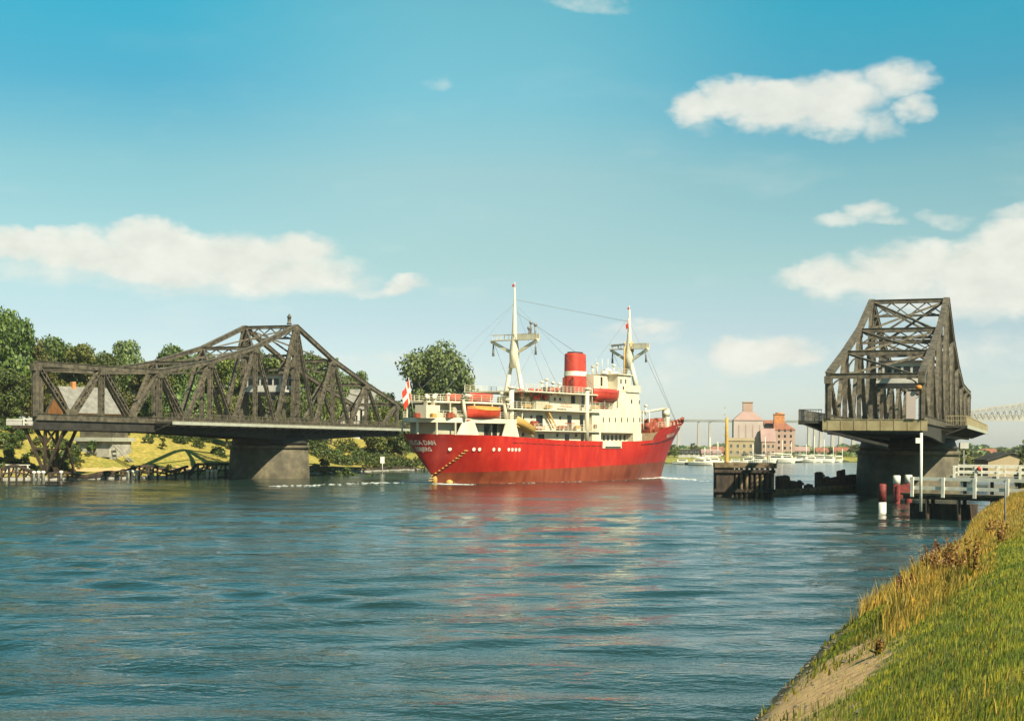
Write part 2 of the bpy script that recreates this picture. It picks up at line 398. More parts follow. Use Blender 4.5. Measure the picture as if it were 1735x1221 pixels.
def bridge(name, ox, oy, ang, flip, label, walk_spans):
    """origin at the near corner; +x of the bridge runs along its axis, +y towards the left truss"""
    rz = math.pi/2 - ang
    root = empty(name, (ox, oy, ZD), rz, label, 'swing bridge')
    segs = []                       # (s, top height) knots
    if not flip:
        ks = [(LEN_A*i/5, top_long(i)) for i in range(6)] + [(LEN_A + LEN_B*i/3, top_short(i)) for i in (1, 2, 3)]; piv = LEN_A; pk = 5
    else:
        ks = [(LEN_B*i/3, top_short(3-i)) for i in range(4)] + [(LEN_B + LEN_A*i/5, top_long(5-i)) for i in range(1, 6)]; piv = LEN_B; pk = 3
    tot = LEN_A + LEN_B
    ks_all = ks
    for y in (0, BW):
        ks = ks_all[1:] if (y and not flip) else ks_all; x_st = ks[0][0]; pk_ = ks.index(next(k_ for k_ in ks if k_[1] == HP))
        mb = MB()
        # top chord: box section with a proud cover plate
        for (s0, a0), (s1, a1) in zip(ks, ks[1:]):
            mb.beam((s0, y, a0-.35), (s1, y, a1-.35), .62, .62, side=(0, 1, 0))
            mb.beam((s0, y, a0-.01), (s1, y, a1-.01), .82, .07, side=(0, 1, 0))
        for s0, a0 in ks:
            mb.box(s0-.75, s0+.75, y-.37, y+.37, a0-1.25, a0-.42)
        mb.box(x_st, tot, y-.32, y+.32, ZLOW-.45, ZLOW+.35); mb.box(x_st, tot, y-.42, y+.42, ZLOW+.352, ZLOW+.41)
        for i in range(len(ks)-1):
            sm = (ks[i][0]+ks[i+1][0])/2; mb.box(sm-.9, sm+.9, y-.36, y+.36, ZLOW+.2, ZLOW+1.1)
        tr = mb.build('truss', M['steel'], root)
        for i, (s0, a0) in enumerate(ks):
            mb = MB(); wd = .95 if i == pk_ else (.62 if i in (0, len(ks)-1) else .78)
            if i == pk_:
                for dx in (-.95, .95): Laced.add(mb, (s0+dx, y, ZLOW+.3), (s0+dx*.25, y, a0-.6), .7, .6, (0,1,0))
                for kz in range(1, 8): mb.beam((s0-1.1, y, kz*a0/8.6), (s0+1.1, y, kz*a0/8.6), .5, .16, side=(0,1,0))
            elif i in (0, len(ks)-1):
                mb.beam((s0, y, ZLOW), (s0, y, a0-.4), .66, .66, side=(0,1,0)); mb.beam((s0, y, ZLOW), (s0, y, a0-.4), .9, .05, side=(1,0,0))
            else: Laced.add(mb, (s0, y, ZLOW+.3), (s0, y, a0-.6), wd, .5, (0,1,0))
            mb.build('post', M['steel'], tr)
        for i in range(len(ks)-1):
            (s0, a0), (s1, a1) = ks[i], ks[i+1]; sm = (s0+s1)/2
            for (sa, aa) in ((s0, a0), (s1, a1)):
                mb = MB(); off = .35 if sa < sm else -.35
                Laced.add(mb, (sa+off, y, aa-.6), (sm-off*1.2, y, ZLOW+.5), .74, .46, (0,1,0)); mb.build('diagonal', M['steel'], tr)
    # portals and lateral bracing
    ks = ks_all
    for i, (s0, a0) in enumerate(ks):
        if i == 0 and not flip: continue
        mb = MB(); y0, y1 = .33, BW-.33
        mb.beam((s0, y0, a0-.42), (s0, y1, a0-.42), .4, .55, side=(1,0,0)); mb.beam((s0, y0, a0-.13), (s0, y1, a0-.13), .62, .05, side=(1,0,0))
        if a0 > 9.5:
            low = a0 - (2.0 if a0 < 14 else 2.4)
            mb.beam((s0, y0, low), (s0, y1, low), .3, .3, side=(1,0,0))
            nb = 4
            for k in range(nb):
                ya, yb = y0+(y1-y0)*k/nb, y0+(y1-y0)*(k+1)/nb
                mb.beam((s0, ya, a0-.6 if k%2 else low), (s0, yb, low if k%2 else a0-.6), .16, .16)
                mb.beam((s0+.1, ya, low if k%2 else a0-.6), (s0+.1, yb, a0-.6 if k%2 else low), .16, .16)
        # knee arches down to the posts
        kd = 1.9 if a0 > 8 else 1.3
        base = a0-.7 if a0 <= 9.5 else a0-2.1
        for ya, sg in ((y0, 1), (y1, -1)):
            pts = [(s0, ya + sg*kd*(1-math.cos(t)), base - kd*(1-math.sin(t))) for t in (0, .4, .8, 1.2, 1.57)]
            for p0, p1 in zip(pts, pts[1:]): mb.beam(p0, p1, .28, .16, side=(1,0,0))
        if i == pk:     # cross frames on the tower posts
            for z in (12.4, 9.9):
                mb.beam((s0, y0, z), (s0, y1, z), .34, .4, side=(1,0,0))
            mb.beam((s0, y0, 12.3), (s0, BW/2, HP-2.5), .26, .26); mb.beam((s0, y1, 12.3), (s0, BW/2, HP-2.5), .26, .26)
        mb.build('portal', M['steel'], root)
    mb = MB()
    for (s0, a0), (s1, a1) in list(zip(ks, ks[1:]))[(0 if flip else 1):]:
        mb.beam((s0, .3, a0-.5), (s1, BW-.3, a1-.5), .30, .22); mb.beam((s0, BW-.3, a0-.62), (s1, .3, a1-.62), .30, .22)
    mb.build('lateral_bracing', M['steel'], root)
    # deck: main girders, cross girders, slab
    mb = MB()
    for y in (.1, BW-.1):
        for k in range(12):
            st0 = 14.36 if (y > 1 and not flip) else 0; s0, s1 = st0+(tot-st0)*k/12, st0+(tot-st0)*(k+1)/12
            d0 = 1.35 + .95*math.exp(-((s0-piv)/24)**2); d1 = 1.35 + .95*math.exp(-((s1-piv)/24)**2)
            mb.add([(s0,y-.2,-.12),(s1,y-.2,-.12),(s1,y-.2,-d1),(s0,y-.2,-d0),(s0,y+.2,-.12),(s1,y+.2,-.12),(s1,y+.2,-d1),(s0,y+.2,-d0)],
                   [(0,1,2,3),(7,6,5,4),(0,4,5,1),(3,2,6,7),(0,3,7,4),(1,5,6,2)])
        mb.box(0, tot, y-.42, y+.42, -.13, -.105)
    k = 0
    while k*3.0 < tot:
        mb.box(k*3+.05, k*3+.35, .32, (BW-.32) if flip or k >= 5 else (BW-.6)*k*3/14.4+.35, -1.25, -.14); k += 1
    for y in (3.4, 6.6): mb.box(.4 if flip else y*1.5, tot-.4, y-.15, y+.15, -1.0, -.16)
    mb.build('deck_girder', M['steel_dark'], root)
    mb = MB(); sk = 0 if flip else 13.5; mb.prism([(.02, .45), (tot-.02, .45), (tot-.02, BW-.45), (.02+sk, BW-.45)], -.10, .12); mb.build('roadway', M['concrete'], root)
    for s0 in ((-.18, tot+.02) if flip else (tot+.02,)):
        mb = MB(); mb.box(s0, s0+.16, -.6, BW+.6, -.95, .22)
        for k in range(8): mb.box(s0-.05 if s0<0 else s0+.162, s0-.002 if s0<0 else s0+.21, k*BW/7-.05, k*BW/7+.05, -.93, .2)
        mb.box(s0-.06, s0+.22, -.62, BW+.62, .222, .30); mb.build('end_plate', M['plate'], root)
    # centre drum / turning machinery over the pier
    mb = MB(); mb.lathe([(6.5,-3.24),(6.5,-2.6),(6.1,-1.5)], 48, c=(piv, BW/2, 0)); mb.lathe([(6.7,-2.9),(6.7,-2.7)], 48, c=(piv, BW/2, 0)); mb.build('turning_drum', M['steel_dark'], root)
    # walkways with railing
    for (sd, s0, s1, solid) in walk_spans:
        yo = BW+.6 if sd > 0 else -.6; yi = yo; y2 = yo + sd*2.7
        lo, hi = min(yi, y2), max(yi, y2)
        mb = MB(); mb.box(s0, s1, lo, hi, -.05, .10)
        k = 0
        while s0 + k*3.0 <= s1:
            s = s0 + k*3.0
            mb.beam((s, yi, -1.1), (s, y2-.1*sd, -.1), .12, .14); mb.beam((s, yi, -.12), (s, y2-.1*sd, -.12), .12, .12, side=(1,0,0)); k += 1
        wk = mb.build('walkway', M['steel_dark'], root)
        mb = MB(); ye = y2 + sd*.02; mb.box(s0-.02, s1+.02, min(ye, ye+sd*.10), max(ye, ye+sd*.10), -.28, .20); mb.build('edge_beam', M['walk'], wk)
        mb = MB(); yr = y2 - sd*.06; hgt = 1.35
        k = 0
        while s0 + k*1.5 <= s1: mb.box(s0+k*1.5-.05, s0+k*1.5+.05, yr-.05, yr+.05, .1, hgt); k += 1
        for z in (hgt, .75 if not solid else .9): mb.box(s0, s1, yr-.045, yr+.045, z-.045, z+.045)
        k = 0
        while s0 + k*.32 <= s1: mb.box(s0+k*.32-.018, s0+k*.32+.018, yr-.015, yr+.015, .1, hgt-.05); k += 1
        if solid: mb.box(s0, s1, yr-.03+sd*.08, yr+.03+sd*.08, .12, 1.1)
        for y in (lo, ): 
            mb.box(s0-.03, s0+.03, lo+.1, hi-.1, hgt-.05, hgt+.05); mb.box(s0-.03, s0+.03, lo+.1, hi-.1, .70, .78)
            for q in range(9): mb.box(s0-.02, s0+.02, lo+.15+q*.3, lo+.19+q*.3, .1, hgt-.05)
        mb.build('railing', M['plate'] if solid else M['steel'], root)
    # control cabin hung between the tower posts
    x0, x1 = piv-2.6, piv+2.6; z0 = 6.0; mb = MB()
    mb.box(x0, x1, .9, BW-.9, z0, z0+.35); mb.box(x0+.3, x1-.3, 1.7, BW-1.7, z0+.352, z0+2.9)
    cab = mb.build('control_cabin', M['plaster'], root)
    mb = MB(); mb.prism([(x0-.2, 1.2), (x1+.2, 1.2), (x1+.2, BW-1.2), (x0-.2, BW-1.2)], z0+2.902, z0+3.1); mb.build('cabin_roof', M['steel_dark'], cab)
    mb = MB(); mb.box(x0-.05, x1+.05, .85, BW-.85, z0-.55, z0-.003); mb.build('cabin_floor', M['black'], cab)
    for y in (1.7, BW-1.7):
        for xc in (-1.4, 0, 1.4):
            mb = MB(); mb.box(piv+xc-.5, piv+xc+.5, y-.04, y+.04, z0+1.2, z0+2.3); mb.build('window', M['glass'], cab)
    for x in (x0+.3, x1-.3):
        for k in range(5):
            mb = MB(); yc = 2.5 + k*1.25; mb.box(x-.04, x+.04, yc-.45, yc+.45, z0+1.2, z0+2.3); mb.build('window', M['glass'], cab)
    mb = MB(); mb.lathe([(.42, 0), (.42, .25), (.30, .3), (.30, 1.15), (.40, 1.2), (.40, 1.32), (.16, 1.7), (.05, 1.85)], 12, c=(piv, 1.3, HP+.02))
    if not flip: mb.build('signal_lantern', M['steel'], root)
    return root, piv
LA, RA = .3277, .3444
def axis_pt(o, ang, s, wv): 
    return (o[0] + math.sin(ang)*s - math.cos(ang)*wv, o[1] + math.cos(ang)*s + math.sin(ang)*wv)
LO, RO = (-60.9, 186.8), (44.4, 158.6)
# channel side of the far (left) leaf faces the camera side (-y), see walkway there
bl, pl = bridge('swing_bridge', LO[0], LO[1], LA, False, 'opened grey steel truss swing bridge on the far left bank behind the red ship', [(-1, 27, LEN_A+LEN_B, False)])
br, pr = bridge('swing_bridge', RO[0], RO[1], RA, True, 'opened steel truss swing bridge seen end-on above the dark round pier at the right', [(-1, 33, LEN_A+LEN_B, True), (1, .2, LEN_A+LEN_B, False)])
# signal post and plates on the right hand bridge end
mb = MB(); mb.lathe([(.02,0),(.28,.04),(.34,.24),(.28,.44),(.02,.48)], 14, c=(-.6, .3, 3.5)); mb.build('warning_lamp', M['orange_cover'], br)
mb = MB(); mb.box(-.4, -.2, .6, 1.6, .35, 3.3); mb.build('notice_panel', M['silo'], br)
mb = MB(); mb.beam((-.3, BW+.4, -1.0), (-.3, BW*.35, -2.6), .2, .3); mb.beam((-.3, BW+.4, -1.0), (2, BW*.35, -3.0), .12, .2); mb.beam((1.5, BW+.4, -1.1), (2, BW*.35, -1.9), .2, .2); mb.build('lower_bracing', M['steel_dark'], br)

def pier(loc, label):
    mb = MB(); prof = [(7.2,-3),(7.05,.5),(6.75,5.2)]
    mb.lathe(prof, 48); mb.lathe([(7.0,5.2),(7.0,5.75)], 48); 
    root = mb.build('bridge_pier', M['pierstone']); root.location = loc; tag(root, label, 'pier')
    for z in (1.2, 2.4, 3.6):
        pass
    return root
c = axis_pt(LO, LA, LEN_A, BW/2); pier((c[0], c[1], 0), 'round stone pier under the far left swing bridge, its right flank sunlit'); LPC = c
c = axis_pt(RO, RA, LEN_B, BW/2); pier((c[0], c[1], 0), 'round dark pier carrying the end-on bridge, behind the red-and-white piles'); RPC = c

# ------------------------------------------------------------------ ship
SA = Vector((-12.2, 229)); SB = Vector((29.4, 286.5)); sd = (SB - SA).normalized(); st = Vector((sd.y, -sd.x))
ship = empty('cargo_ship', (SA.x, SA.y, 0), math.atan2(sd.y, sd.x), 'red-hulled cargo ship with white superstructure steaming between the opened bridges', 'ship')
def sp(px, t, py=740):
    a, b = px - 867.5, py - HY; uu = (CR*a + SR*b) / FPX
    return (uu*(SA.y + st.y*t) - SA.x - st.x*t) / (sd.x - sd.y*uu)
def hz(px, py, t):
    s = sp(px, t, py); return at(px, py, SA.y + sd.y*s + st.y*t).z
def SM(px, py, t): return Vector((sp(px, t, py), -t, hz(px, py, t)))
LBOW = 79.0
def sheer(s):
    return float(np.interp(s, [-6, 10, 25, 40, 50, 56.5, 58.5, 64, 72, 79], [7.75, 7.55, 7.0, 6.85, 6.95, 7.2, 9.1, 9.9, 10.6, 11.3]))
def sa_(k): return float(np.interp(k, [-.3, 0, .18, .5, 1], [1.5, .4, -.6, -3.0, -5.6]))
def sb_(k): return float(np.interp(k, [-.3, 0, .3, .65, 1], [69.5, 70.6, 72.2, 75, 79]))
def hb(sig, k):
    kk = min(max(k, 0), 1)
    ss = .30*(1-kk) + .15*kk; q = .95*(1-kk) + .52*kk; pw = 2.0
    fs = (max(0, 1-(max(0, 1-sig/ss))**pw))**q
    bs = .50*(1-kk) + .34*kk; e = max(0, (sig-(1-bs))/bs)
    fb = max(0, 1 - e**(1.75*(1-kk) + 2.5*kk))**(1.0*(1-kk)+.8*kk)
    B = (6.15 + .45*kk)
    return B*fs*fb
KL = [-.3, 0, .08, .18, .3, .42, .55, .68, .8, .9, 1.0]
SG = [0.5 - 0.5*math.cos(math.pi*i/90) for i in range(91)]
def hull_pt(sig, k, side):
    s0, s1 = sa_(k), sb_(k); s = s0 + sig*(s1-s0)
    z = k*5.2 if k < 0 else k*sheer(s)
    return Vector((s, side*hb(sig, k), z))
mb = MB(); V = []; nS = len(SG)
for side in (1, -1):
    o = len(mb.v); vs = [hull_pt(sg, k, side) for k in KL for sg in SG]
    fs = []
    for i in range(len(KL)-1):
        for j in range(nS-1):
            q = (i*nS+j, i*nS+j+1, (i+1)*nS+j+1, (i+1)*nS+j)
            fs.append(q if side < 0 else q[::-1])
    mb.add(vs, fs, 0, True)
hm, n, l, p = new_mat('ship_hull'); p.inputs['Roughness'].default_value = .42
tc = n.new('ShaderNodeTexCoord'); sx = n.new('ShaderNodeSeparateXYZ'); l.new(tc.outputs['Object'], sx.inputs[0])
lvl = mth(n, l, 'SUBTRACT', sx.outputs['Z'], mth(n, l, 'MULTIPLY', sx.outputs['X'], .021))
mp = n.new('ShaderNodeMapping'); mp.inputs['Scale'].default_value = (.5, .5, .12); l.new(tc.outputs['Object'], mp.inputs[0])
red = ramp(n, l, nodeN(n, l, 1.6, mp.outputs[0]), [(.3, (.40,.010,.008)), (.55, (.54,.022,.010)), (.8, (.64,.065,.022))])
boot = ramp(n, l, nodeN(n, l, 1.3, mp.outputs[0]), [(.3, (.17,.024,.010)), (.75, (.34,.085,.03))])
mpr = n.new('ShaderNodeMapping'); mpr.inputs['Scale'].default_value = (1.7, 1.7, .10); l.new(tc.outputs['Object'], mpr.inputs[0])
streak = srange(n, l, nodeN(n, l, 1.5, mpr.outputs[0], 5, .7), .60, .78)
seamx = srange(n, l, mth(n, l, 'ABSOLUTE', mth(n, l, 'SUBTRACT', mth(n, l, 'FRACT', mth(n, l, 'MULTIPLY', sx.outputs['X'], .155)), .5)), .0, .014, 1., 0.)
seamz = srange(n, l, mth(n, l, 'ABSOLUTE', mth(n, l, 'SUBTRACT', mth(n, l, 'FRACT', mth(n, l, 'MULTIPLY', lvl, .52)), .5)), .0, .022, 1., 0.)
red = mixc(n, l, mth(n, l, 'MULTIPLY', streak, .55), red, (.22, .045, .018))
red = mixc(n, l, mth(n, l, 'MULTIPLY', mth(n, l, 'MAXIMUM', seamx, seamz), .45), red, (.20, .008, .008))
scuff = srange(n, l, nodeN(n, l, .9, tc.outputs['Object'], 8, .72), .60, .72)
red = mixc(n, l, mth(n, l, 'MULTIPLY', scuff, .35), red, (.62, .14, .07))
boot = mixc(n, l, mth(n, l, 'MULTIPLY', scuff, .5), boot, (.34, .17, .07))
l.new(mixc(n, l, srange(n, l, mth(n, l, 'ADD', lvl, mth(n, l, 'MULTIPLY', nodeN(n, l, 1.2, tc.outputs['Object']), .25)), 1.75, 1.9), boot, red), p.inputs['Base Color'])
mp2 = n.new('ShaderNodeMapping'); l.new(tc.outputs['Object'], mp2.inputs[0])
bk = n.new('ShaderNodeBump'); bk.inputs['Distance'].default_value = .05; bk.inputs['Strength'].default_value = .5; l.new(nodeN(n, l, .9, tc.outputs['Object'], 3), bk.inputs['Height']); l.new(bk.outputs[0], p.inputs['Normal'])
hull = mb.build('hull', hm, ship)
# weather deck slightly below the sheer, following it
mb = MB(); vs = []; fs = []
for j, sg in enumerate(SG):
    a = hull_pt(sg, .93, 1); vs += [(a.x, a.y, a.z), (a.x, -a.y, a.z)]
for j in range(nS-1): fs.append((2*j, 2*j+1, 2*j+3, 2*j+2))
mb.add(vs, fs); mb.build('weather_deck', M['teak'], ship)
def outline(s0, s1, inset=0, n=30, zoff=0):
    """plan outline of the hull at sheer level between stations"""
    pts = []
    S0, S1 = sa_(1), sb_(1); lo = max(s0, S0+.02)
    for i in range(n+1):
        f = i/n; s = lo + (s1-lo)*f*f; pts.append((s, max(.02, hb((s-S0)/(S1-S0), 1)-inset)))
    return [(x, -y) for x, y in pts] + [(x, y) for x, y in pts[::-1]]
def side_at(s, k=1.0):
    S0, S1 = sa_(k), sb_(k); return hb((s-S0)/(S1-S0), k)
def blk(mb, px0, px1, py0, py1, t, t2=None, mi=0, ref=None):
    """box whose starboard face is seen between px0..px1, py0(top)..py1(bottom)"""
    pm = (px0+px1)/2 if ref is None else ref
    s0, s1 = sp(px0, t), sp(px1, t); z1, z0 = hz(pm, py0, t), hz(pm, py1, t)
    t2 = -t if t2 is None else t2
    mb.box(s0, s1, -t, -t2, z0, z1, mi); return (s0, s1, z0, z1)
# --- poop / aft accommodation
W_, G_ = M['white_clean'], M['glass']
zP0 = hz(800, 716, 6); zP1 = hz(800, 708, 6)
mb = MB(); sE = sp(872, 6.2)
mb.prism(outline(-5.45, sE, -.02, 34), zP0, zP1); mb.build('poop_deck', W_, ship)
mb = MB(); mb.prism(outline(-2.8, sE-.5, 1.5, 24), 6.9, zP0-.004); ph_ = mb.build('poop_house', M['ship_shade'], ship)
# white shell plating between the openings
def shell(mb, s0, s1, z1, slope=.9, nseg=5, t_out=.0):
    vs = []
    for i in range(nseg+1):
        s = s0 + (s1-s0)*i/nseg; b = side_at(s)+.02
        sb = s - slope*(1-2*i/nseg)
        vs += [(sb, -side_at(sb)-.0, sheer(sb)-.02), (s, -b, z1), (sb, -side_at(sb)+.18, sheer(sb)-.02), (s, -b+.2, z1)]
    fs = []
    for i in range(nseg):
        a = 4*i; fs += [(a, a+4, a+5, a+1), (a+2, a+3, a+7, a+6)]
    fs += [(0,1,3,2), (4*nseg, 4*nseg+2, 4*nseg+3, 4*nseg+1)]
    mb.add(vs, fs)
for px0, px1, sl in ((789, 804, .55), (853, 870, .9)):
    mb = MB(); t = 6.1; s0, s1 = sp(px0, t), sp(px1, t)
    shell(mb, s0, s1, zP0); 
    mb.build('shell_plate', W_, ship)
mb = MB()
for s in (-5.2,): mb.beam((s, -.9, sheer(s)-.1), (s, -.9, zP0), .25, .3)
for s, t in ((-4.2, -3.0), (-3.6, 3.4), (-1, 5.0)): mb.beam((s, -t, sheer(s)-.1), (s, -t, zP0), .2, .2)
build_each(mb, 'stanchion', W_, ship)
mb = MB()
for (px, w_) in ((724, .5), (770, .5),(826, .9), (838, .6)):
    t = side_at(sp(px, 5))-1.5+.01; s = sp(px, t)
    mb.box(s-w_, s+w_, -t-.03, -t+.05, 7.6, 9.4)
build_each(mb, 'door', G_, ph_)
def ringdisc(mb, c, nrm, r, mi=0, th=.05, n=12):
    nrm = Vector(nrm).normalized(); c = Vector(c); mb.tube([c, c + nrm*th], r, n, mi, smooth=False)
# deckhouse on the poop with two cowl vents
mb = MB(); blk(mb, 722, 745, 686, 708.2, 3.4, 1.2); dh = mb.build('deckhouse', W_, ship)
for px in (719, 731):
    mb = MB(); b0 = SM(px+2, 707, 2.6); mb.tube([b0, b0+Vector((0,0,2.6)), b0+Vector((0,0,3.0)), b0+Vector((.35,-.2,3.2))], [.32,.32,.40,.48], 10); mb.build('ventilator', W_, ship)
zC = hz(790, 680, 5)
mb = MB(); mb.prism(outline(-4.6, sp(862, 5.8), .7, 24), zC-.28, zC); mb.build('boat_deck', W_, ship)
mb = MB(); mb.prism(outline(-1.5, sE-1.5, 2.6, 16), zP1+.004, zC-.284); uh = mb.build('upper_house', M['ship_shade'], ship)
mb = MB()
for px in (762, 842):
    t = side_at(sp(px, 4))-2.6+.02; s = sp(px, t); mb.box(s-.9, s+.9, -t-.03, -t+.05, zP1+.3, zC-.6)
build_each(mb, 'door', G_, uh)
mb = MB()
for s in (-4.3, -1.2, 3.2, 7.4, 11.6, 15.6):
    for sg in (1, -1): 
        y = sg*max(.6, side_at(s)-.85); mb.beam((s, y, zP1), (s, y, zC-.28), .18, .18)
build_each(mb, 'stanchion', W_, ship)
# railings helper along an outline
def railing(poly, z, h=1.05, name='railing', posts=1.4, parent=ship, m=None, rails=3):
    mb = MB()
    for (x0, y0), (x1, y1) in zip(poly, poly[1:]):
        if abs(x1-x0)+abs(y1-y0) < .01: continue
        for r_ in range(rails): mb.beam((x0, y0, z + h*(r_+1)/rails), (x1, y1, z + h*(r_+1)/rails), .05, .05)
        L = math.hypot(x1-x0, y1-y0); k = max(1, int(L/posts))
        for i in range(k): f = i/k; mb.box(x0+(x1-x0)*f-.035, x0+(x1-x0)*f+.035, y0+(y1-y0)*f-.035, y0+(y1-y0)*f+.035, z, z+h)
    return mb.build(name, m or W_, parent)
ol = outline(-5.3, sE, .12, 16); railing(ol[:17] , zP1); railing(ol[17:], zP1)
ol = outline(-4.5, sp(862, 5.8), .8, 12); railing(ol[:13], zC); railing(ol[13:], zC)
# davits
def davit(px, pytop, pybot, t, lean=1.0):
    mb = MB(); b0 = SM(px, pybot, t); h_ = hz(px, pytop, t) - b0.z
    mb.tube([b0, b0+Vector((-.1,.25,h_*.45)), b0+Vector((-.25,.3,h_*.8)), b0+Vector((-.15,-.2,h_)), b0+Vector((.25,-.9,h_*.97))], [.30,.30,.27,.24,.18], 8)
    return mb.build('davit', W_, ship)
davit(789, 669, 709, 6.0); davit(858, 676, 709, 6.2)
# --- A-frame main mast
def amast(s, legs_t, zb, za, ztop, zx, half, name, leg_r=.42):
    mb = MB()
    for t in (-legs_t, legs_t): mb.tube([(s, t, zb), (s, t*.16, za)], [leg_r, leg_r*.8], 12)
    mb.tube([(s, 0, za-1.6), (s, 0, za+1.0), (s, 0, za+4.5), (s, 0, ztop)], [.75, .85, .42, .13], 12)
    a = mb.build(name, W_, ship)
    mb = MB()       # trough-shaped crosstree platform
    pts = [(-half, zx+.9), (-half*.55, zx-.15), (-.8, zx-1.0), (.8, zx-1.0), (half*.55, zx-.15), (half, zx+.9)]
    for (y0, z0), (y1, z1) in zip(pts, pts[1:]): mb.beam((s, y0, z0), (s, y1, z1), .34, .5, side=(1,0,0))
    mb.box(s-.55, s+.55, -half, half, zx+.95, zx+1.1)
    for x in (s-.5, s+.5):
        mb.box(x-.03, x+.03, -half, half, zx+1.9, zx+1.98)
        k = -half
        while k <= half: mb.box(x-.03, x+.03, k-.03, k+.03, zx+1.1, zx+1.95); k += .9
    mb.box(s-.5, s-.44, -half, -.9, zx+1.1, zx+1.85); mb.box(s+.44, s+.5, -half, -.9, zx+1.1, zx+1.85)
    mb.build('crosstree', W_, a)
    for y in (-half+.4, half-.4):
        mb = MB(); mb.tube([(s, y, zx+.6), (s, y, zx-1.6)], [.10,.22], 8); mb.build('derrick_block', M['grey'], a)
    return a
sm_ = sp(871, 0, 650)
zx1 = hz(871, 586, 0)
m1 = amast(sm_, 2.75, 10.0, hz(871, 607, 0), hz(871, 487, 0), zx1, 4.8, 'main_mast')
mb = MB()
for y, hh_ in ((-3.4, 2.6), (-3.0, 1.7), (-4.3, 2.2)): mb.tube([(sm_, y, zx1+1.1), (sm_, y, zx1+1.1+hh_)], .16, 8); mb.lathe([(.05,0),(.3,.1),(.3,.5),(.05,.6)], 8, c=(sm_, y, zx1+.9+hh_))
build_each(mb, 'lamp_cluster', M['grey'], m1)
mb = MB()
for y in (2.75, -2.75): mb.lathe([(.62,0),(.62,1.5),(.5,1.6)], 12, c=(sm_, y, zC-.2))
build_each(mb, 'mast_step', W_, m1)
mb = MB(); zt1 = hz(871, 487, 0)
for (x, y, z) in ((sm_+18, -5.5, 15.5), (sm_+18, 5.5, 15.5), (-3, -3, zC), (-3, 3, zC)): mb.tube([(sm_, 0, zt1-2.6), (x, y, z)], .022, 4)
build_each(mb, 'rigging', M['grey'], ship)
# --- midship house
d1, d2, d3 = hz(940, 729, 6), hz(940, 694, 6), hz(940, 664, 6)
sA0, sA1 = sp(874, 5.0), sp(1003, 5.0)
mb = MB(); mb.box(sA0, sA1, -5.0, 5.0, 6.3, d2-.22); mh = mb.build('midship_house', W_, ship)
mb = MB(); mb.box(sp(931, 4.6), sp(1003, 4.6), -4.6, 4.6, d2, d3-.2); mb.build('officers_house', W_, ship)
mb = MB(); mb.box(sp(906, 6.3), sp(1018, 6.3), -6.35, 6.35, d1-.16, d1); mb.build('lower_deck_edge', W_, ship)
mb = MB(); mb.box(sp(862, 6.3), sp(1018, 6.3), -6.4, 6.4, d2-.22, d2); mb.build('promenade_deck', W_, ship)
mb = MB(); mb.box(sp(888, 6.2), sp(1012, 6.2), -6.3, 6.3, d3-.2, d3); mb.build('upper_deck', W_, ship)
for z, a, b in ((d1, 906, 1016), (d2, 868, 1016), (d3, 890, 1000)):
    railing([(sp(a, 6.3), -6.25), (sp(b, 6.3), -6.25)], z+.003, posts=1.2); railing([(sp(a, 6.3), 6.25), (sp(b, 6.3), 6.25)], z+.003)
mb = MB()
for pxa, pxb, ya, yb, t in ((908, 919, 703, 721, 5), (961, 968, 703, 722, 5), (982, 988, 703, 722, 5), (912, 922, 735, 748, 5), (957, 964, 735, 748, 5), (985, 989, 735, 748, 5),
                            (967, 974, 670, 683, 4.6), (985, 989, 670, 690, 4.6)):
    s0, s1 = sp(pxa, t), sp(pxb, t); mb.box(s0, s1, -t-.05, -t-.004, hz(pxa, yb, t), hz(pxa, ya, t))
build_each(mb, 'door', G_, mh)
mb = MB()
for px, py, t in ((886, 736, 5), (886, 708, 5), (949, 708, 5), (944, 737, 5), (976, 737, 5), (900, 706, 5), (949, 676, 4.6), (940, 676, 4.6)):
    q = SM(px, py, t); ringdisc(mb, q, (0, -1, 0), .3)
build_each(mb, 'porthole', G_, mh)
# life rings, benches and gear along the promenade
mb = MB()
for pxa, pxb, py in ((950, 966, 684), (950, 966, 688), (906, 922, 722), (907, 921, 726), (958, 972, 717), (960, 975, 722)):
    s0, s1 = sp(pxa, 5.6), sp(pxb, 5.6); z = hz(pxa, py, 5.6); mb.box(s0, s1, -5.9, -5.5, z-.08, z+.08)
build_each(mb, 'deck_bench', M['winch'], ship)
# stair from promenade to lower deck
mb = MB(); q0, q1 = SM(927, 698, 5.7), SM(941, 726, 5.7)
for off in (-.35, .35): mb.beam(q0+Vector((0,off,0)), q1+Vector((0,off,0)), .1, .28)
for k in range(9): c_ = q0.lerp(q1, (k+.5)/9); mb.box(c_.x-.14, c_.x+.14, c_.y-.33, c_.y+.33, c_.z-.03, c_.z+.03)
mb.build('stair', M['ochre'], ship)
# tall king posts
def kpost(px, pt, pb, t, r):
    mb = MB(); z0, z1 = hz(px, pb, t), hz(px, pt, t); s = sp(px, t)
    mb.tube([(s, -t, z0), (s, -t, z1)], r, 14); mb.lathe([(r*1.5, 0), (r*1.6, .12), (r*1.6, .3)], 14, c=(s, -t, z1)); return mb.build('king_post', W_, ship)
kpost(866, 658, 748, 5.6, .42); kpost(994, 660, 750, 6.2, .40); kpost(878, 660, 690, -5.6, .42)
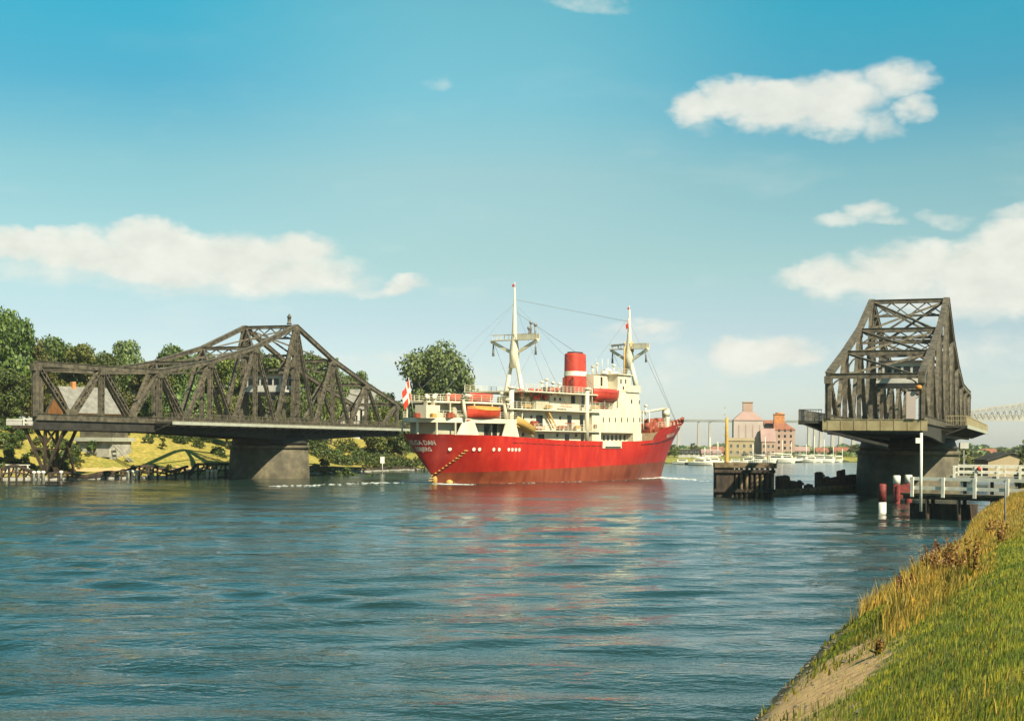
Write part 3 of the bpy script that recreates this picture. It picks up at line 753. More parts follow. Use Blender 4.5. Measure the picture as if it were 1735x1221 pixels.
# red deck gear by the mast
mb = MB()
for px, py, r in ((882, 662, .55), (900, 660, .5), (909, 673, .62), (912, 661, .5), (923, 672, .5), (945, 659, .5), (934, 660, .5), (916, 663, .45)):
    q = SM(px, py, 4.6); mb.lathe([(r*.5,-r*.6),(r,-r*.4),(r,r*.4),(r*.5,r*.6)], 10, c=(q.x, q.y, q.z))
    mb.box(q.x-.1, q.x+.1, q.y-.1, q.y+.1, q.z-1.0, q.z-.2)
    mb.build('winch', M['funnelred'], ship); mb = MB()
mb = MB(); blk(mb, 943, 955, 655, 663.8, 3.0, 0); mb.build('engine_casing', M['black'], ship)
mb = MB(); blk(mb, 908, 930, 678, 693, 4.8, 4.0)
for px in (910, 916, 922, 928): 
    pass
mb.build('vent_locker', M['ship_shade'], ship)
# --- funnel
sf = sp(975, 0, 640); zf0, zf1 = d3, hz(975, 599, 0); dzf = zf1-zf0
def rring(s, z, a, b, n=36): return [(s + a*math.copysign(abs(math.cos(t))**.75, math.cos(t)), b*math.copysign(abs(math.sin(t))**.75, math.sin(t)), z) for t in [2*math.pi*i/n for i in range(n)]]
def loft(mb, rings, mi=0, smooth=True, cap=True):
    n_ = len(rings[0]); vs = [p_ for r_ in rings for p_ in r_]
    fs = [(i*n_+k, i*n_+(k+1)%n_, (i+1)*n_+(k+1)%n_, (i+1)*n_+k) for i in range(len(rings)-1) for k in range(n_)]
    mb.add(vs, fs, mi, smooth)
    if cap: mb.add(rings[0], [tuple(range(n_))[::-1]], mi); mb.add(rings[-1], [tuple(range(n_))], mi)
mb = MB(); loft(mb, [rring(sf-.12*k, zf0 + dzf*k, 2.2-.15*k, 1.72-.12*k) for k in (0, .25, .5, .75, .97)]); 
loft(mb, [rring(sf-.12, zf0+dzf*.97, 2.05, 1.60), rring(sf-.15, zf0+dzf*1.0, 1.85, 1.42)]); fn = mb.build('funnel', M['funnelred'], ship)
mb = MB(); loft(mb, [rring(sf-.12*k, zf0 + dzf*k, 2.23-.15*k, 1.75-.12*k) for k in (.46, .57)]); mb.build('funnel_band', M['white'], fn)
mb = MB(); loft(mb, [rring(sf-.15, zf0+dzf*1.001, 1.55, 1.15), rring(sf-.15, zf0+dzf*1.035, 1.55, 1.15)]); mb.build('funnel_mouth', M['black'], fn)
mb = MB()
for y in (-.9, .9): mb.beam((sf-2.35, y, zf0), (sf-2.35, y, zf0+dzf*.42), .5, .12)
build_each(mb, 'funnel_door', M['winch'], fn)
# --- bridge house
T5 = 5.9
zb0 = hz(1050, 747, T5)
sb0, sb1 = sp(1003, T5), sp(1086, T5)
zA = hz(1050, 694, T5); zB = hz(1062, 664, T5)
mb = MB()
# lower block with the side opening
so0, so1 = sp(1018, T5), sp(1073, T5); zo0, zo1 = hz(1045, 747, T5), hz(1045, 733, T5)
mb.box(sb0, sb1, -T5, T5, zo1, zA); mb.box(sb0, so0, -T5, T5, 6.6, zo1-.003); mb.box(so1, sb1+.35, -T5, T5, 6.6, zo1-.003)
mb.box(so0, so1, -T5+1.3, T5-1.3, 6.6, zo1-.004)
# sloping upper block
a0, a1 = sp(1037, T5), sp(1084.5, T5); b0_, b1_ = sp(1046, T5), sp(1082, T5)
mb.add([(a0,-T5,zA+.003),(a1,-T5,zA+.003),(a1,T5,zA+.003),(a0,T5,zA+.003),(b0_,-T5,zB),(b1_,-T5,zB),(b1_,T5,zB),(b0_,T5,zB)],
       [(0,3,2,1),(4,5,6,7),(0,1,5,4),(1,2,6,5),(2,3,7,6),(3,0,4,7)])
bh = mb.build('bridge_house', W_, ship)
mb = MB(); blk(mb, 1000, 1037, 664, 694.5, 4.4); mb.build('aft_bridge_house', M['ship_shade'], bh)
# wheelhouse levels
T4 = 4.4; mb = MB(); r1 = blk(mb, 1046, 1068, 633, 663.6, T4, ref=1030); mb.box(42.5, r1[0]-.003, -2.3, 2.3, d3-.6, r1[3]-.3); wh = mb.build('wheelhouse', W_, ship)
mb = MB(); mb.box(r1[0]-.4, r1[1]+.3, -T4-.35, T4+.35, r1[3], r1[3]+.18); mb.build('wheelhouse_roof', W_, wh)
mb = MB(); mb.box(sp(1060, T5), sp(1083.5, T5), -T5-.25, T5+.25, zB+.003, zB+.2); mb.box(sp(1060, T5)+.2, sp(1083.5, T5), -T5-.2, -T5-.1, zB+.2, zB+1.25); mb.box(sp(1083, T5)-.1, sp(1083.5, T5)+.05, -T5-.2, T5+.2, zB+.2, zB+1.3); build_each(mb, 'bridge_wing', W_, bh)
mb = MB()
for px, py, t, w_, h_ in [(1022+10.3*k, 711, T5, .13, .40) for k in range(7)] + [(1070, 680, T5, .2, .35), (1083, 681, T5, .12, .35), (1052, 646, T4, .2, .4), (1060, 646, T4, .2, .4), (1056, 657, T4, .2, .3), (1019, 646, 2.3, .3, .8), (1033, 646, 2.3, .2, .4)]:
    q = SM(px, py, t); mb.box(q.x-w_, q.x+w_, -t-.04, -t-.003, q.z-h_, q.z+h_)
build_each(mb, 'window', G_, bh)
mb = MB()
for k in range(7):
    px = 1023 + k*7; q = SM(px, 741, T5-1.3); mb.box(q.x-.35, q.x+.35, -T5+1.26, -T5+1.297, q.z-.5, q.z+.45)
build_each(mb, 'window', G_, bh)
railing([(r1[0]-.3, -T4-.25), (r1[1]+.2, -T4-.25)], r1[3]+.18, h=.95)
mb = MB(); q = SM(1030, 631, 2); mb.lathe([(.5, 0), (.75, .2), (.75, .5), (.2, .8)], 12, c=(q.x, q.y, q.z)); mb.box(q.x-2.2, q.x+3.0, q.y-.3, q.y+.3, q.z-.25, q.z+.25); mb.build('searchlight', M['white'], wh)
# white freeing-port patch cut into the hull rail
mb = MB(); t = 6.45; s0, s1 = sp(1020, t), sp(1052, t)
zt, zbt = sheer((s0+s1)/2)+.01, hz(1036, 759, t)
mb.box(s0, s1, -side_at((s0+s1)/2)-.06, -side_at((s0+s1)/2)+.3, zbt, zt); mb.build('side_port', W_, ship)
mb = MB(); mb.box(s0+.8, s1-.4, -side_at((s0+s1)/2)-.09, -side_at((s0+s1)/2)-.063, zbt+.05, zbt+.3); mb.build('port_slot', G_, ship)
# --- fore mast
sf2 = sp(1066, 0, 600)
zx2 = hz(1066, 600, 0)
m2 = amast(sf2, 1.9, hz(1066, 664, 0), hz(1066, 612, 0), hz(1066, 524, 0), zx2, 4.1, 'fore_mast', .5)
mb = MB(); q = hz(1050, 584, 0); mb.beam((sf2-1.2, 3.2, q), (sf2-1.2, .2, q+.25), .35, .32); mb.tube([(sf2-1.2, 1.7, q), (sf2-1.2, 1.7, zx2+1.1)], .12, 8); mb.build('radar_scanner', M['grey'], m2)
mb = MB(); mb.tube([(sf2+.1, -.35, hz(1066, 596, 0)), (sf2+.1, -.35, hz(1066, 579, 0))], [.55, .4], 12); mb.build('crow_nest', M['ochre'], m2)
mb = MB(); mb.tube([(sf2-.9, .5, hz(1058, 655, 0)), (sf2-.9, .5, hz(1058, 578, 0))], .16, 8); mb.build('mast_ladder', M['ochre'], m2)
# --- foredeck gear
mb = MB(); q = SM(1128, 724, 2.5); zt = hz(1128, 692, 2.5); mb.box(q.x-.5, q.x+.5, q.y-.5, q.y+.5, 8.5, zt); mb.lathe([(.75,0),(.75,.9),(.4,1.3)], 12, c=(q.x, q.y, zt-1.4)); dp = mb.build('derrick_post', W_, ship)
mb = MB(); mb.tube([(q.x, q.y, zt), (sp(1088, 3.5), -3.5, hz(1088, 698, 3.5))], [.28, .2], 10); mb.build('derrick_boom', W_, dp)
mb = MB(); mb.tube([SM(1100, 728, 3.5), SM(1100, 697, 3.5)], .14, 8); mb.tube([SM(1090, 728, 3.5), SM(1090, 698, 3.5)], .14, 8); build_each(mb, 'boom_rest', W_, ship)
mb = MB()
for px, py, t, r in ((1097, 722, 3.5, .7), (1103, 716, 3, .8), (1110, 722, 3.5, .8), (1116, 714, 2.5, .7), (1120, 722, 3.5, .6), (1105, 727, 4, .6)):
    q = SM(px, py, t); mb.tube([q-Vector((0,.8,0)), q+Vector((0,.8,0))], r, 12); mb.box(q.x-r*.8, q.x+r*.8, q.y-.9, q.y+.9, q.z-1.4, q.z-.3)
    mb.build('anchor_winch', M['winch'], ship); mb = MB()
mb = MB(); mb.box(sp(1093, 3), sp(1112, 3), -3.8, 3.8, 7.0, 8.9); mb.build('mast_house', W_, ship)
mb = MB()
for k in range(5):
    s = 66 + k*2.4; b_ = side_at(s)-.35
    for sg in (1, -1): mb.lathe([(.22,0),(.22,.6),(.35,.65),(.35,.85),(.1,.95)], 10, c=(s, sg*b_, sheer(s)-.05))
build_each(mb, 'bollard', M['winch'], ship)
# rubbing strake (thin dark line) and bow lettering
def hull_curve_pt(s, z, side=-1, off=.0):
    """point on the hull side at station s and height z"""
    k = z/sheer(s) 
    for _ in range(3):
        S0, S1 = sa_(k), sb_(k)
    b = hb((s-S0)/(S1-S0), k)
    return Vector((s, side*(b+off), z))
mb = MB(); 
pts = [hull_curve_pt(s, np.interp(s, [52, 60, 72], [6.35, 6.7, 8.1]), -1, .02) for s in np.linspace(52, 72, 16)]
for a, b in zip(pts, pts[1:]): mb.beam(a, b, .12, .12)
mb.build('rubbing_strake', M['black'], ship); mb = MB()
pts = [hull_curve_pt(s, np.interp(s, [12, 30, 46], [6.5, 6.05, 6.0]), -1, .01) for s in np.linspace(12, 46, 20)]
for a, b in zip(pts[::1], pts[1::1]): mb.beam(a, a.lerp(b, .75), .07, .10)
mb.build('rubbing_strake', M['black'], ship)
def text_mesh(body, size):
    cu = bpy.data.curves.new('t', 'FONT'); cu.body = body; cu.size = size; cu.resolution_u = 3; cu.align_x = 'CENTER'; cu.offset = size*.02
    to = bpy.data.objects.new('t', cu); COL.objects.link(to); dg = bpy.context.evaluated_depsgraph_get()
    me = bpy.data.meshes.new_from_object(to.evaluated_get(dg)); vs = [tuple(v_.co) for v_ in me.vertices]; fs = [tuple(p_.vertices) for p_ in me.polygons]
    bpy.data.objects.remove(to); bpy.data.curves.remove(cu); return vs, fs
def stern_map(arc, z, off=.05):
    """walk round the stern at height z; arc 0 = centreline, + to starboard"""
    k = z/7.7; pts = []
    for i in range(60):
        sg = (i/59)**2*.22; s0, s1 = sa_(k), sb_(k); pts.append((s0+sg*(s1-s0), -hb(sg, k)))
    L = 0; a = abs(arc)
    for (x0, y0), (x1, y1) in zip(pts, pts[1:]):
        d_ = math.hypot(x1-x0, y1-y0)
        if L + d_ >= a and d_ > 0:
            f = (a-L)/d_; x = x0+(x1-x0)*f; y = y0+(y1-y0)*f; nx_, ny_ = (y1-y0)/d_, -(x1-x0)/d_
            if nx_ > 0: nx_, ny_ = -nx_, -ny_
            if arc < 0: y, ny_ = -y, -ny_
            return Vector((x + nx_*off, y + ny_*off, z))
        L += d_
    return Vector((pts[-1][0], pts[-1][1], z))
def stern_text(body, size, z, arc, wide=1.0):
    vs, fs = text_mesh(body, size); mb = MB(); mb.add([stern_map(arc + x*wide, z + y, .06) for x, y, _ in vs], fs)
    return mb.build('ship_name', M['white'], ship)
stern_text('HELGA DAN', 1.0, 6.05, .9, .85); stern_text('ESBJERG', .85, 5.1, .9, .85)
vs, fs = text_mesh('HELGA DAN', .9)
mb = MB(); mb.add([hull_curve_pt(66.5 + x, 7.9 + y + x*.10, -1, .06) for x, y, _ in vs], fs); mb.build('ship_name', M['white'], ship)
# portholes in the hull
mb = MB()
for px in (777, 803, 810, 829, 837, 852, 858, 864, 870):
    s = sp(px, 5.3); q = hull_curve_pt(s, 5.45-.006*s, -1, -.03); q2 = hull_curve_pt(s+.4, 5.45, -1, -.03); d_ = (q2-q); nn = Vector((d_.y, -d_.x, -.1)).normalized()
    ringdisc(mb, q, nn, .30, 0, .10)
build_each(mb, 'porthole', M['white'], ship)
# pilot ladder hanging down the quarter
mb = MB(); 
for k in range(13):
    f = k/12; px, z = 791 - 31*f, 5.2 - 4.7*f
    s = sp(px, 4.9 - 1.3*f); q = hull_curve_pt(s, z, -1, .06); mb.beam(q+Vector((-.45,.05,0)), q+Vector((.45,-.05,0)), .10, .13)
mb.build('pilot_ladder', M['rope'], ship)
mb = MB(); mb.box(.1, 1.6, -.12, .12, -1, 2.2); mb.tube([(.2, 0, -.5), (.2, 0, 1.9)], .45, 10); mb.build('rudder', M['ochre'], ship)
mb = MB(); mb.lathe([(.2,-.5),(.55,-.3),(.6,.25),(.2,.5)], 12, c=(1.9, -1.6, .1)); mb.build('propeller_guard', M['ochre'], ship)
# draught-worn plating seams
mb = MB()
for s in (24, 38, 52):
    a, b = hull_curve_pt(s, 5.6, -1, .01), hull_curve_pt(s, 2.6, -1, .01); mb.beam(a, b, .05, .05)
build_each(mb, 'fender_bar', M['winch'], ship)

# small gear that crowds the decks
gq = random.Random(3)
for px, py, t, h_, r_ in ((884, 694, 3, 1.9, .22), (902, 694, 2.2, 1.6, .26), (918, 664, 2, 1.5, .2), (926, 664, 3.6, 1.9, .22), (937, 664, 1.4, 1.4, .25), (948, 664, 3.6, 1.2, .2), (1004, 633, 1.0, 1.1, .2), (1012, 633, 1.6, 1.5, .16), (1040, 633, 1.2, 1.3, .2),
                          (880, 694, -2.5, 2.4, .3), (760, 682, 3.4, 1.1, .2), (850, 682, 3.6, 1.3, .22), (738, 682, 2.5, 1.0, .2), (1094, 700, 4, 1.2, .2)):
    b0 = SM(px, py, t); mb = MB(); mb.tube([b0 - Vector((0,0,.3)), b0 + Vector((0,0,h_))], r_*.7, 9); mb.lathe([(r_*.7, 0), (r_*1.7, .1), (r_*1.7, .3), (r_*.5, .45)], 10, c=(b0.x, b0.y, b0.z + h_)); mb.build('ventilator', W_, ship)
for px, py, t, w_, h_, mm in ((893, 688, 5.4, .9, .5, 'ochre'), (905, 717, 5.6, .8, .6, 'winch'), (875, 722, 5.4, .6, .9, 'ship_shade'), (930, 689, 5.5, .7, .5, 'ochre'), (952, 724, 5.6, 1.0, .5, 'winch'), (978, 724, 5.6, .6, .5, 'ochre'), (941, 659, 3.4, .8, .6, 'ship_shade'), (1008, 690, 5.4, .9, .5, 'ochre'),
                              (1022, 690, 5.4, .6, .6, 'winch'), (1006, 722, 5.6, .6, .7, 'winch'), (763, 704, 4.6, .8, .7, 'winch'), (775, 706, 4.8, .6, .5, 'ship_shade'), (734, 704, 4.6, .5, .5, 'ochre'), (708, 704, 2.0, .7, .6, 'winch'), (768, 698, 4.0, .5, 1.1, 'ship_shade')):
    q = SM(px, py, t); mb = MB(); mb.box(q.x-w_, q.x+w_, q.y-.3, q.y+.3, q.z-h_*.5, q.z+h_*.5); mb.box(q.x-w_*.8, q.x+w_*.8, q.y-.2, q.y+.2, q.z+h_*.501, q.z+h_*.7); mb.build('deck_locker', M[mm], ship)
zf2 = hz(1066, 545, 0)
for a_, b_ in (((sm_, 0, zt1-4), (sf, 0, zf1+.3)), ((sm_, 0, zt1-2), (sf2, 0, zf2)), ((sm_, -4.4, zx1+.9), (sm_+9, -5.2, d2)), ((sm_, 4.4, zx1+.9), (sm_+9, 5.2, d2)), ((sm_, -4.4, zx1), (sm_-9, -4.5, zC)),
               ((sf2, 0, zf2), (76, 0, 11.2)), ((sf2, -3.8, zx2+.8), (sf2+12, -3.6, 10.5)), ((sf2, 0, zf2+1), (sb0, -4, zB+2)), ((sf2, 3.8, zx2+.8), (sf2+12, 3.6, 10.5))):
    mb = MB(); mb.tube([a_, b_], .035, 4); mb.build('rigging', M['grey'], ship)
for px in (1010, 1020, 1030):
    mb = MB(); b0 = SM(px, 632, 1.5); mb.tube([b0, b0+Vector((0,0,2.6))], .05, 5); mb.build('aerial', W_, ship)
# boat falls and rails by the forward lifeboat
for px in (1003, 1024, 1046):
    mb = MB(); b0 = SM(px, 690, 6.0); tp = SM(px, 660, 5.9); mb.tube([b0, tp, tp+Vector((0,.9,.5))], .13, 7); mb.build('davit', W_, ship)
railing([(sp(1000, 5.9), -5.85), (sp(1040, 5.9), -5.85)], zA+.003)
railing([(58.8, -side_at(58.8)+.2), (64, -side_at(64)+.2), (70, -side_at(70)+.2), (75, -side_at(75)+.2)], 9.6, h=1.0)

# things carried by the ship
def ship_to_world(q): return Vector((SA.x + sd.x*q.x + st.x*(-q.y), SA.y + sd.y*q.x + st.y*(-q.y), q.z))
SHR = math.atan2(sd.y, sd.x)
def boat(q, L, B, Hh_, label, mats, group='lifeboats carried by the red ship', name='lifeboat', canvas=True):
    root = empty(name, ship_to_world(q), SHR, label, 'lifeboat', group)
    mb = MB(); rings = []
    for k, f in enumerate(np.linspace(-1, 1, 15)):
        w_ = B/2*(1-abs(f)**2.6)**.8 + .03; kz = Hh_*.16*abs(f)**2
        rings.append([(f*L/2, w_*c_, kz + Hh_*zz + (Hh_*.12*f*f if zz > .5 else 0)) for c_, zz in ((-1,.72),(-.92,.4),(-.6,.12),(0,0),(.6,.12),(.92,.4),(1,.72))])
    n_ = 7; vs = [p_ for r_ in rings for p_ in r_]; fs = [(i*n_+k, (i+1)*n_+k, (i+1)*n_+k+1, i*n_+k+1) for i in range(14) for k in range(6)]
    mb.add(vs, fs, 0, True); mb.add(rings[0], [tuple(range(7))]); mb.add(rings[-1], [tuple(range(7))[::-1]])
    mb.build('hull', mats[0], root)
    if canvas:
        mb = MB(); rr = []
        for f in np.linspace(-1, 1, 15):
            w_ = B/2*(1-abs(f)**2.6)**.8 + .05; zz = Hh_*(.74 + .12*f*f)
            rr.append([(f*L/2, w_*c_, zz + hh_*Hh_*.30*(1-f*f*.6)) for c_, hh_ in ((-1.03,-.12),(-1,.1),(-.55,.7),(0,1),(.55,.7),(1,.1),(1.03,-.12))])
        vs = [p_ for r_ in rr for p_ in r_]; mb.add(vs, fs, 0, True); mb.build('canvas_cover', mats[1], root)
    mb = MB(); mb.beam((-L/2-.05, 0, 0), (L/2+.05, 0, 0), .08, .14); mb.build('keel', mats[0], root)
    return root
q = (SM(791, 705, 5.9) + SM(848, 705, 5.9))/2; q.z = hz(819, 712, 6)
boat(q, 8.6, 2.7, 2.2, 'red lifeboat under an orange canvas, hanging from white davits on the aft deck', (M['shipred'], M['orange_cover']))
q = (SM(1003, 670, 5.6)+SM(1050, 670, 5.6))/2; q.z = hz(1028, 681, 5.6)
boat(q, 8.2, 2.6, 2.3, 'red lifeboat beside the bridge house, right of the funnel', (M['funnelred'], M['funnelred']))
q = SM(815, 677, 3.2); q.z = zC + .25
boat(q, 6.0, 2.2, 1.25, 'longer red covered boat lying on the aft boat deck', (M['shipred'], M['shipred']))
q = SM(768, 677, 2.0); q.z = zC + .25
boat(q, 3.6, 1.8, 1.0, 'short red covered dinghy on the aft boat deck, nearest the stern', (M['shipred'], M['shipred']))
q = SM(889, 726, 6.0); q.z = hz(889, 729, 6)
b_ = boat(q, 5.4, 1.9, 1.5, 'tilted orange-brown workboat slung below the promenade, beside the white main mast', (M['ochre'], M['winch']), canvas=False)
b_.rotation_euler = (0, R(20), SHR)
# flags
def flag(loc, wd, hg, label, cols, lean, name='flag', droop=.5):
    root = empty(name, loc, SHR, label, 'flag')
    mb = MB(); mb.tube([(0,0,0), (lean, 0, hg*2.1)], .05, 6); mb.build('flagstaff', M['white'], root)
    nn = 10; mb = MB(); vs = []
    top = Vector((lean*.97, 0, hg*2.0))
    for i in range(nn+1):
        for j in range(9):
            f = i/nn; g_ = j/8; x = top.x - f*wd*.55 - lean*.5*g_; y = .22*math.sin(f*7+g_*2)*f; z = top.z - g_*hg - f*wd*droop
            vs.append((x, y, z))
    for i in range(nn):
        for j in range(8):
            cross = (j in (3, 4)) or (i in (3, 4)); mb.f.append([i*9+j, (i+1)*9+j, (i+1)*9+j+1, i*9+j+1]); mb.m.append(1 if cross and cols == 'dk' else 0); mb.sm.append(True)
    mb.v += vs; mb.build('cloth', [M['funnelred'] if cols == 'black' else M['shipred'], M['white']], root); return root
flag(ship_to_world(Vector((-5.0, 0, zP1))), 2.6, 2.9, 'red and white ensign on the leaning staff at the ship stern', 'dk', -1.3, droop=.75)
flag(ship_to_world(Vector((sm_, 0, zt1-.1))), .9, .5, 'tiny red pennant at the top of the taller aft mast', 'black', 0)
flag(ship_to_world(Vector((sf2, 0, hz(1066, 526, 0)))), .8, .45, 'tiny red pennant at the top of the forward mast', 'black', 0)
flag(ship_to_world(Vector((sf2-.4, -.2, hz(1062, 560, 0)))), 1.2, 1.1, 'limp faded signal flag halfway up the forward mast', 'black', -.3, droop=.9)

# foam of wake and bow wave
V = []; Fq = []
def foam_patch(px0, py0, px1, py1, nb, spread, size):
    for i in range(nb):
        f = rng.random(); a = wl(px0+(px1-px0)*f, py0+(py1-py0)*f); cx = a[0] + rng.normal()*spread; cy = a[1] + rng.normal()*spread*1.6
        r_ = size*rng.uniform(.3, 1.1); k0 = len(V); m_ = 7; ang0 = rng.random()*6
        for k in range(m_):
            rr = r_*rng.uniform(.5, 1.2); V.append((cx + math.cos(ang0+k*6.283/m_)*rr*1.6, cy + math.sin(ang0+k*6.283/m_)*rr, .03))
        V.append((cx, cy, .03+.25*r_))
        for k in range(m_): Fq.append((k0+k, k0+(k+1)%m_, k0+m_))
foam_patch(640, 818, 735, 817, 190, .9, .34); foam_patch(735, 819, 785, 821, 200, .5, .36); foam_patch(455, 824, 640, 818, 70, 1.2, .25)
foam_patch(1110, 808, 1165, 812, 170, .9, .30); foam_patch(1085, 811, 1120, 809, 60, .3, .25); foam_patch(1160, 812, 1200, 816, 30, 1.0, .2); foam_patch(785, 821, 1080, 813, 60, .2, .16)
tag(npmesh('foam', np.array(V), np.array(Fq), mat('foam_white', (.55,.60,.56), (.75,.78,.72), 3, .6), True), kind='stuff')
# ------------------------------------------------------------------ look settings
SKYT = [(0., (.78, .81, .89)), (.055, (.75, .78, .87)), (.17, (.69, .695, .69)), (.264, (.68, .737, .593)), (.40, (.76, .858, .64)), (.52, (.55, .94, .736)), (.63, (.50, 1.0, .76)), (1., (.30, .76, .58))]
SKYS = [(0., (.78, .81, .89)), (.055, (.75, .78, .87)), (.17, (.69, .695, .69)), (.264, (.68, .75, .61)), (.40, (.56, .78, .61)), (.52, (.25, .73, .66)), (.63, (.15, .84, .73)), (1., (.26, .73, .58))]
CLO1 = (4.9, 4.85, 4.3); CLO2 = (5.8, 5.7, 5.05)
SKS = .08; EXPO = 1.05; HAZE = .00009
# ------------------------------------------------------------------ vegetation
def crown_mesh(seed, n, rx, rz, leaf, mname, clumps=26, tall=0, thin=.0):
    """leaf clusters spread through uneven lobes; unit-ish crown centred at z=rz"""
    g = np.random.default_rng(seed); cs = []
    for i in range(clumps):
        a = g.uniform(0, 6.28); zz = g.uniform(-.85, .92); rr = math.sqrt(max(0, 1-abs(zz)**2.2)) * g.uniform(.25, 1.0) * (1 - .25*tall*max(0, zz))
        cs.append((math.cos(a)*rr*rx*.82, math.sin(a)*rr*rx*.82, rz + zz*rz*.86, g.uniform(.20, .40)*rx))
    V = np.zeros((n*4, 3)); k = 0
    for i in range(n):
        c = cs[g.integers(len(cs))]; d = g.normal(size=3); d /= np.linalg.norm(d)+1e-9
        r_ = c[3] * g.uniform(.55, 1.08)
        p_ = np.array(c[:3]) + d*r_*np.array([1, 1, .8])
        nrm = d*.8 + g.normal(size=3)*.55; nrm /= np.linalg.norm(nrm)
        t = np.cross(nrm, g.normal(size=3)); t /= np.linalg.norm(t)+1e-9; b = np.cross(nrm, t)
        s = leaf*g.uniform(.5, 1.3)
        V[k:k+4] = [p_ - t*s - b*s*.25, p_ - b*s*.75, p_ + t*s*.9 + b*s*.1, p_ + b*s*.7]; k += 4
    F = np.arange(n*4).reshape(n, 4)
    return V, F, cs
TP = {}
def tree_proto(key, seed, n, rx, rz, leaf, lm, trunk=.35, clear=.3, clumps=26, tall=0):
    V, F, cs = crown_mesh(seed, n, rx, rz, leaf, lm, clumps, tall)
    V[:, 2] += rz*clear
    root = empty('broadleaf_tree'); cr = npmesh('crown', V, F, M[lm], False, root)
    mb = MB(); top = rz*(1+clear)
    mb.tube([(0,0,-1.2),(0,0,.4),(.06*rx,0,rz*.4),(0,.05*rx,top),(0,0,top*1.35)], [trunk*1.5, trunk, trunk*.8, trunk*.5, trunk*.15], 8)
    for i, c_ in enumerate(cs[:9]):
        z0 = rz*(.35+.07*i); mb.tube([(0,0,z0), (c_[0]*.5, c_[1]*.5, (z0+c_[2]+rz*clear)/2+.3), (c_[0], c_[1], c_[2]+rz*clear)], [trunk*.45, trunk*.28, trunk*.08], 6)
    mb.build('trunk', M['bark'], root)
    TP[key] = (root, [0])
def place(key, name, loc, sc, label, cat, group=None, rz=0, sz=None):
    root, used = TP[key]
    if used[0] == 0: o = root; used[0] = 1
    else:
        o = root.copy(); COL.objects.link(o)
        for ch in list(root.children):
            c_ = ch.copy(); COL.objects.link(c_); c_.parent = o
    o.name = name; o.location = loc; o.scale = (sc, sc, sz or sc); o.rotation_euler = (0, 0, rz)
    o['label'] = label; o['category'] = cat
    if group: o['group'] = group
    return o
tree_proto('A', 1, 13000, 6.0, 5.2, .27, 'leaf', clumps=34)
tree_proto('B', 2, 13000, 5.4, 6.0, .27, 'leaf2', clumps=30)
tree_proto('C', 3, 11000, 6.4, 4.8, .28, 'leaf3', clumps=30)
tree_proto('P', 9, 22000, 7.4, 7.0, .27, 'leaf3', clumps=44, tall=.3)
tree_proto('S', 4, 1300, 1.6, 1.3, .16, 'bush', trunk=.08, clear=0, clumps=14)
tree_proto('T', 5, 1300, 1.5, 1.7, .16, 'leaf2', trunk=.08, clear=0, clumps=12)
def tree_at(key, px, pytop, Y, wpx, label, group='trees on the far left bank', name='broadleaf_tree'):
    q = at(px, pytop, Y); root = TP[key][0]; base = {'A': (6.0, 11.4), 'B': (5.4, 13.2), 'C': (6.4, 10.6), 'P': (7.4, 15.6)}[key]
    g_ = th(q.x, Y); sc = wpx*1.12/FPX*Y/2/base[0]; szz = max(.3, (q.z-g_)/base[1])
    return place(key, name, (q.x, Y, g_-.2), sc, label, 'tree', group, random.uniform(0, 6.28), szz)
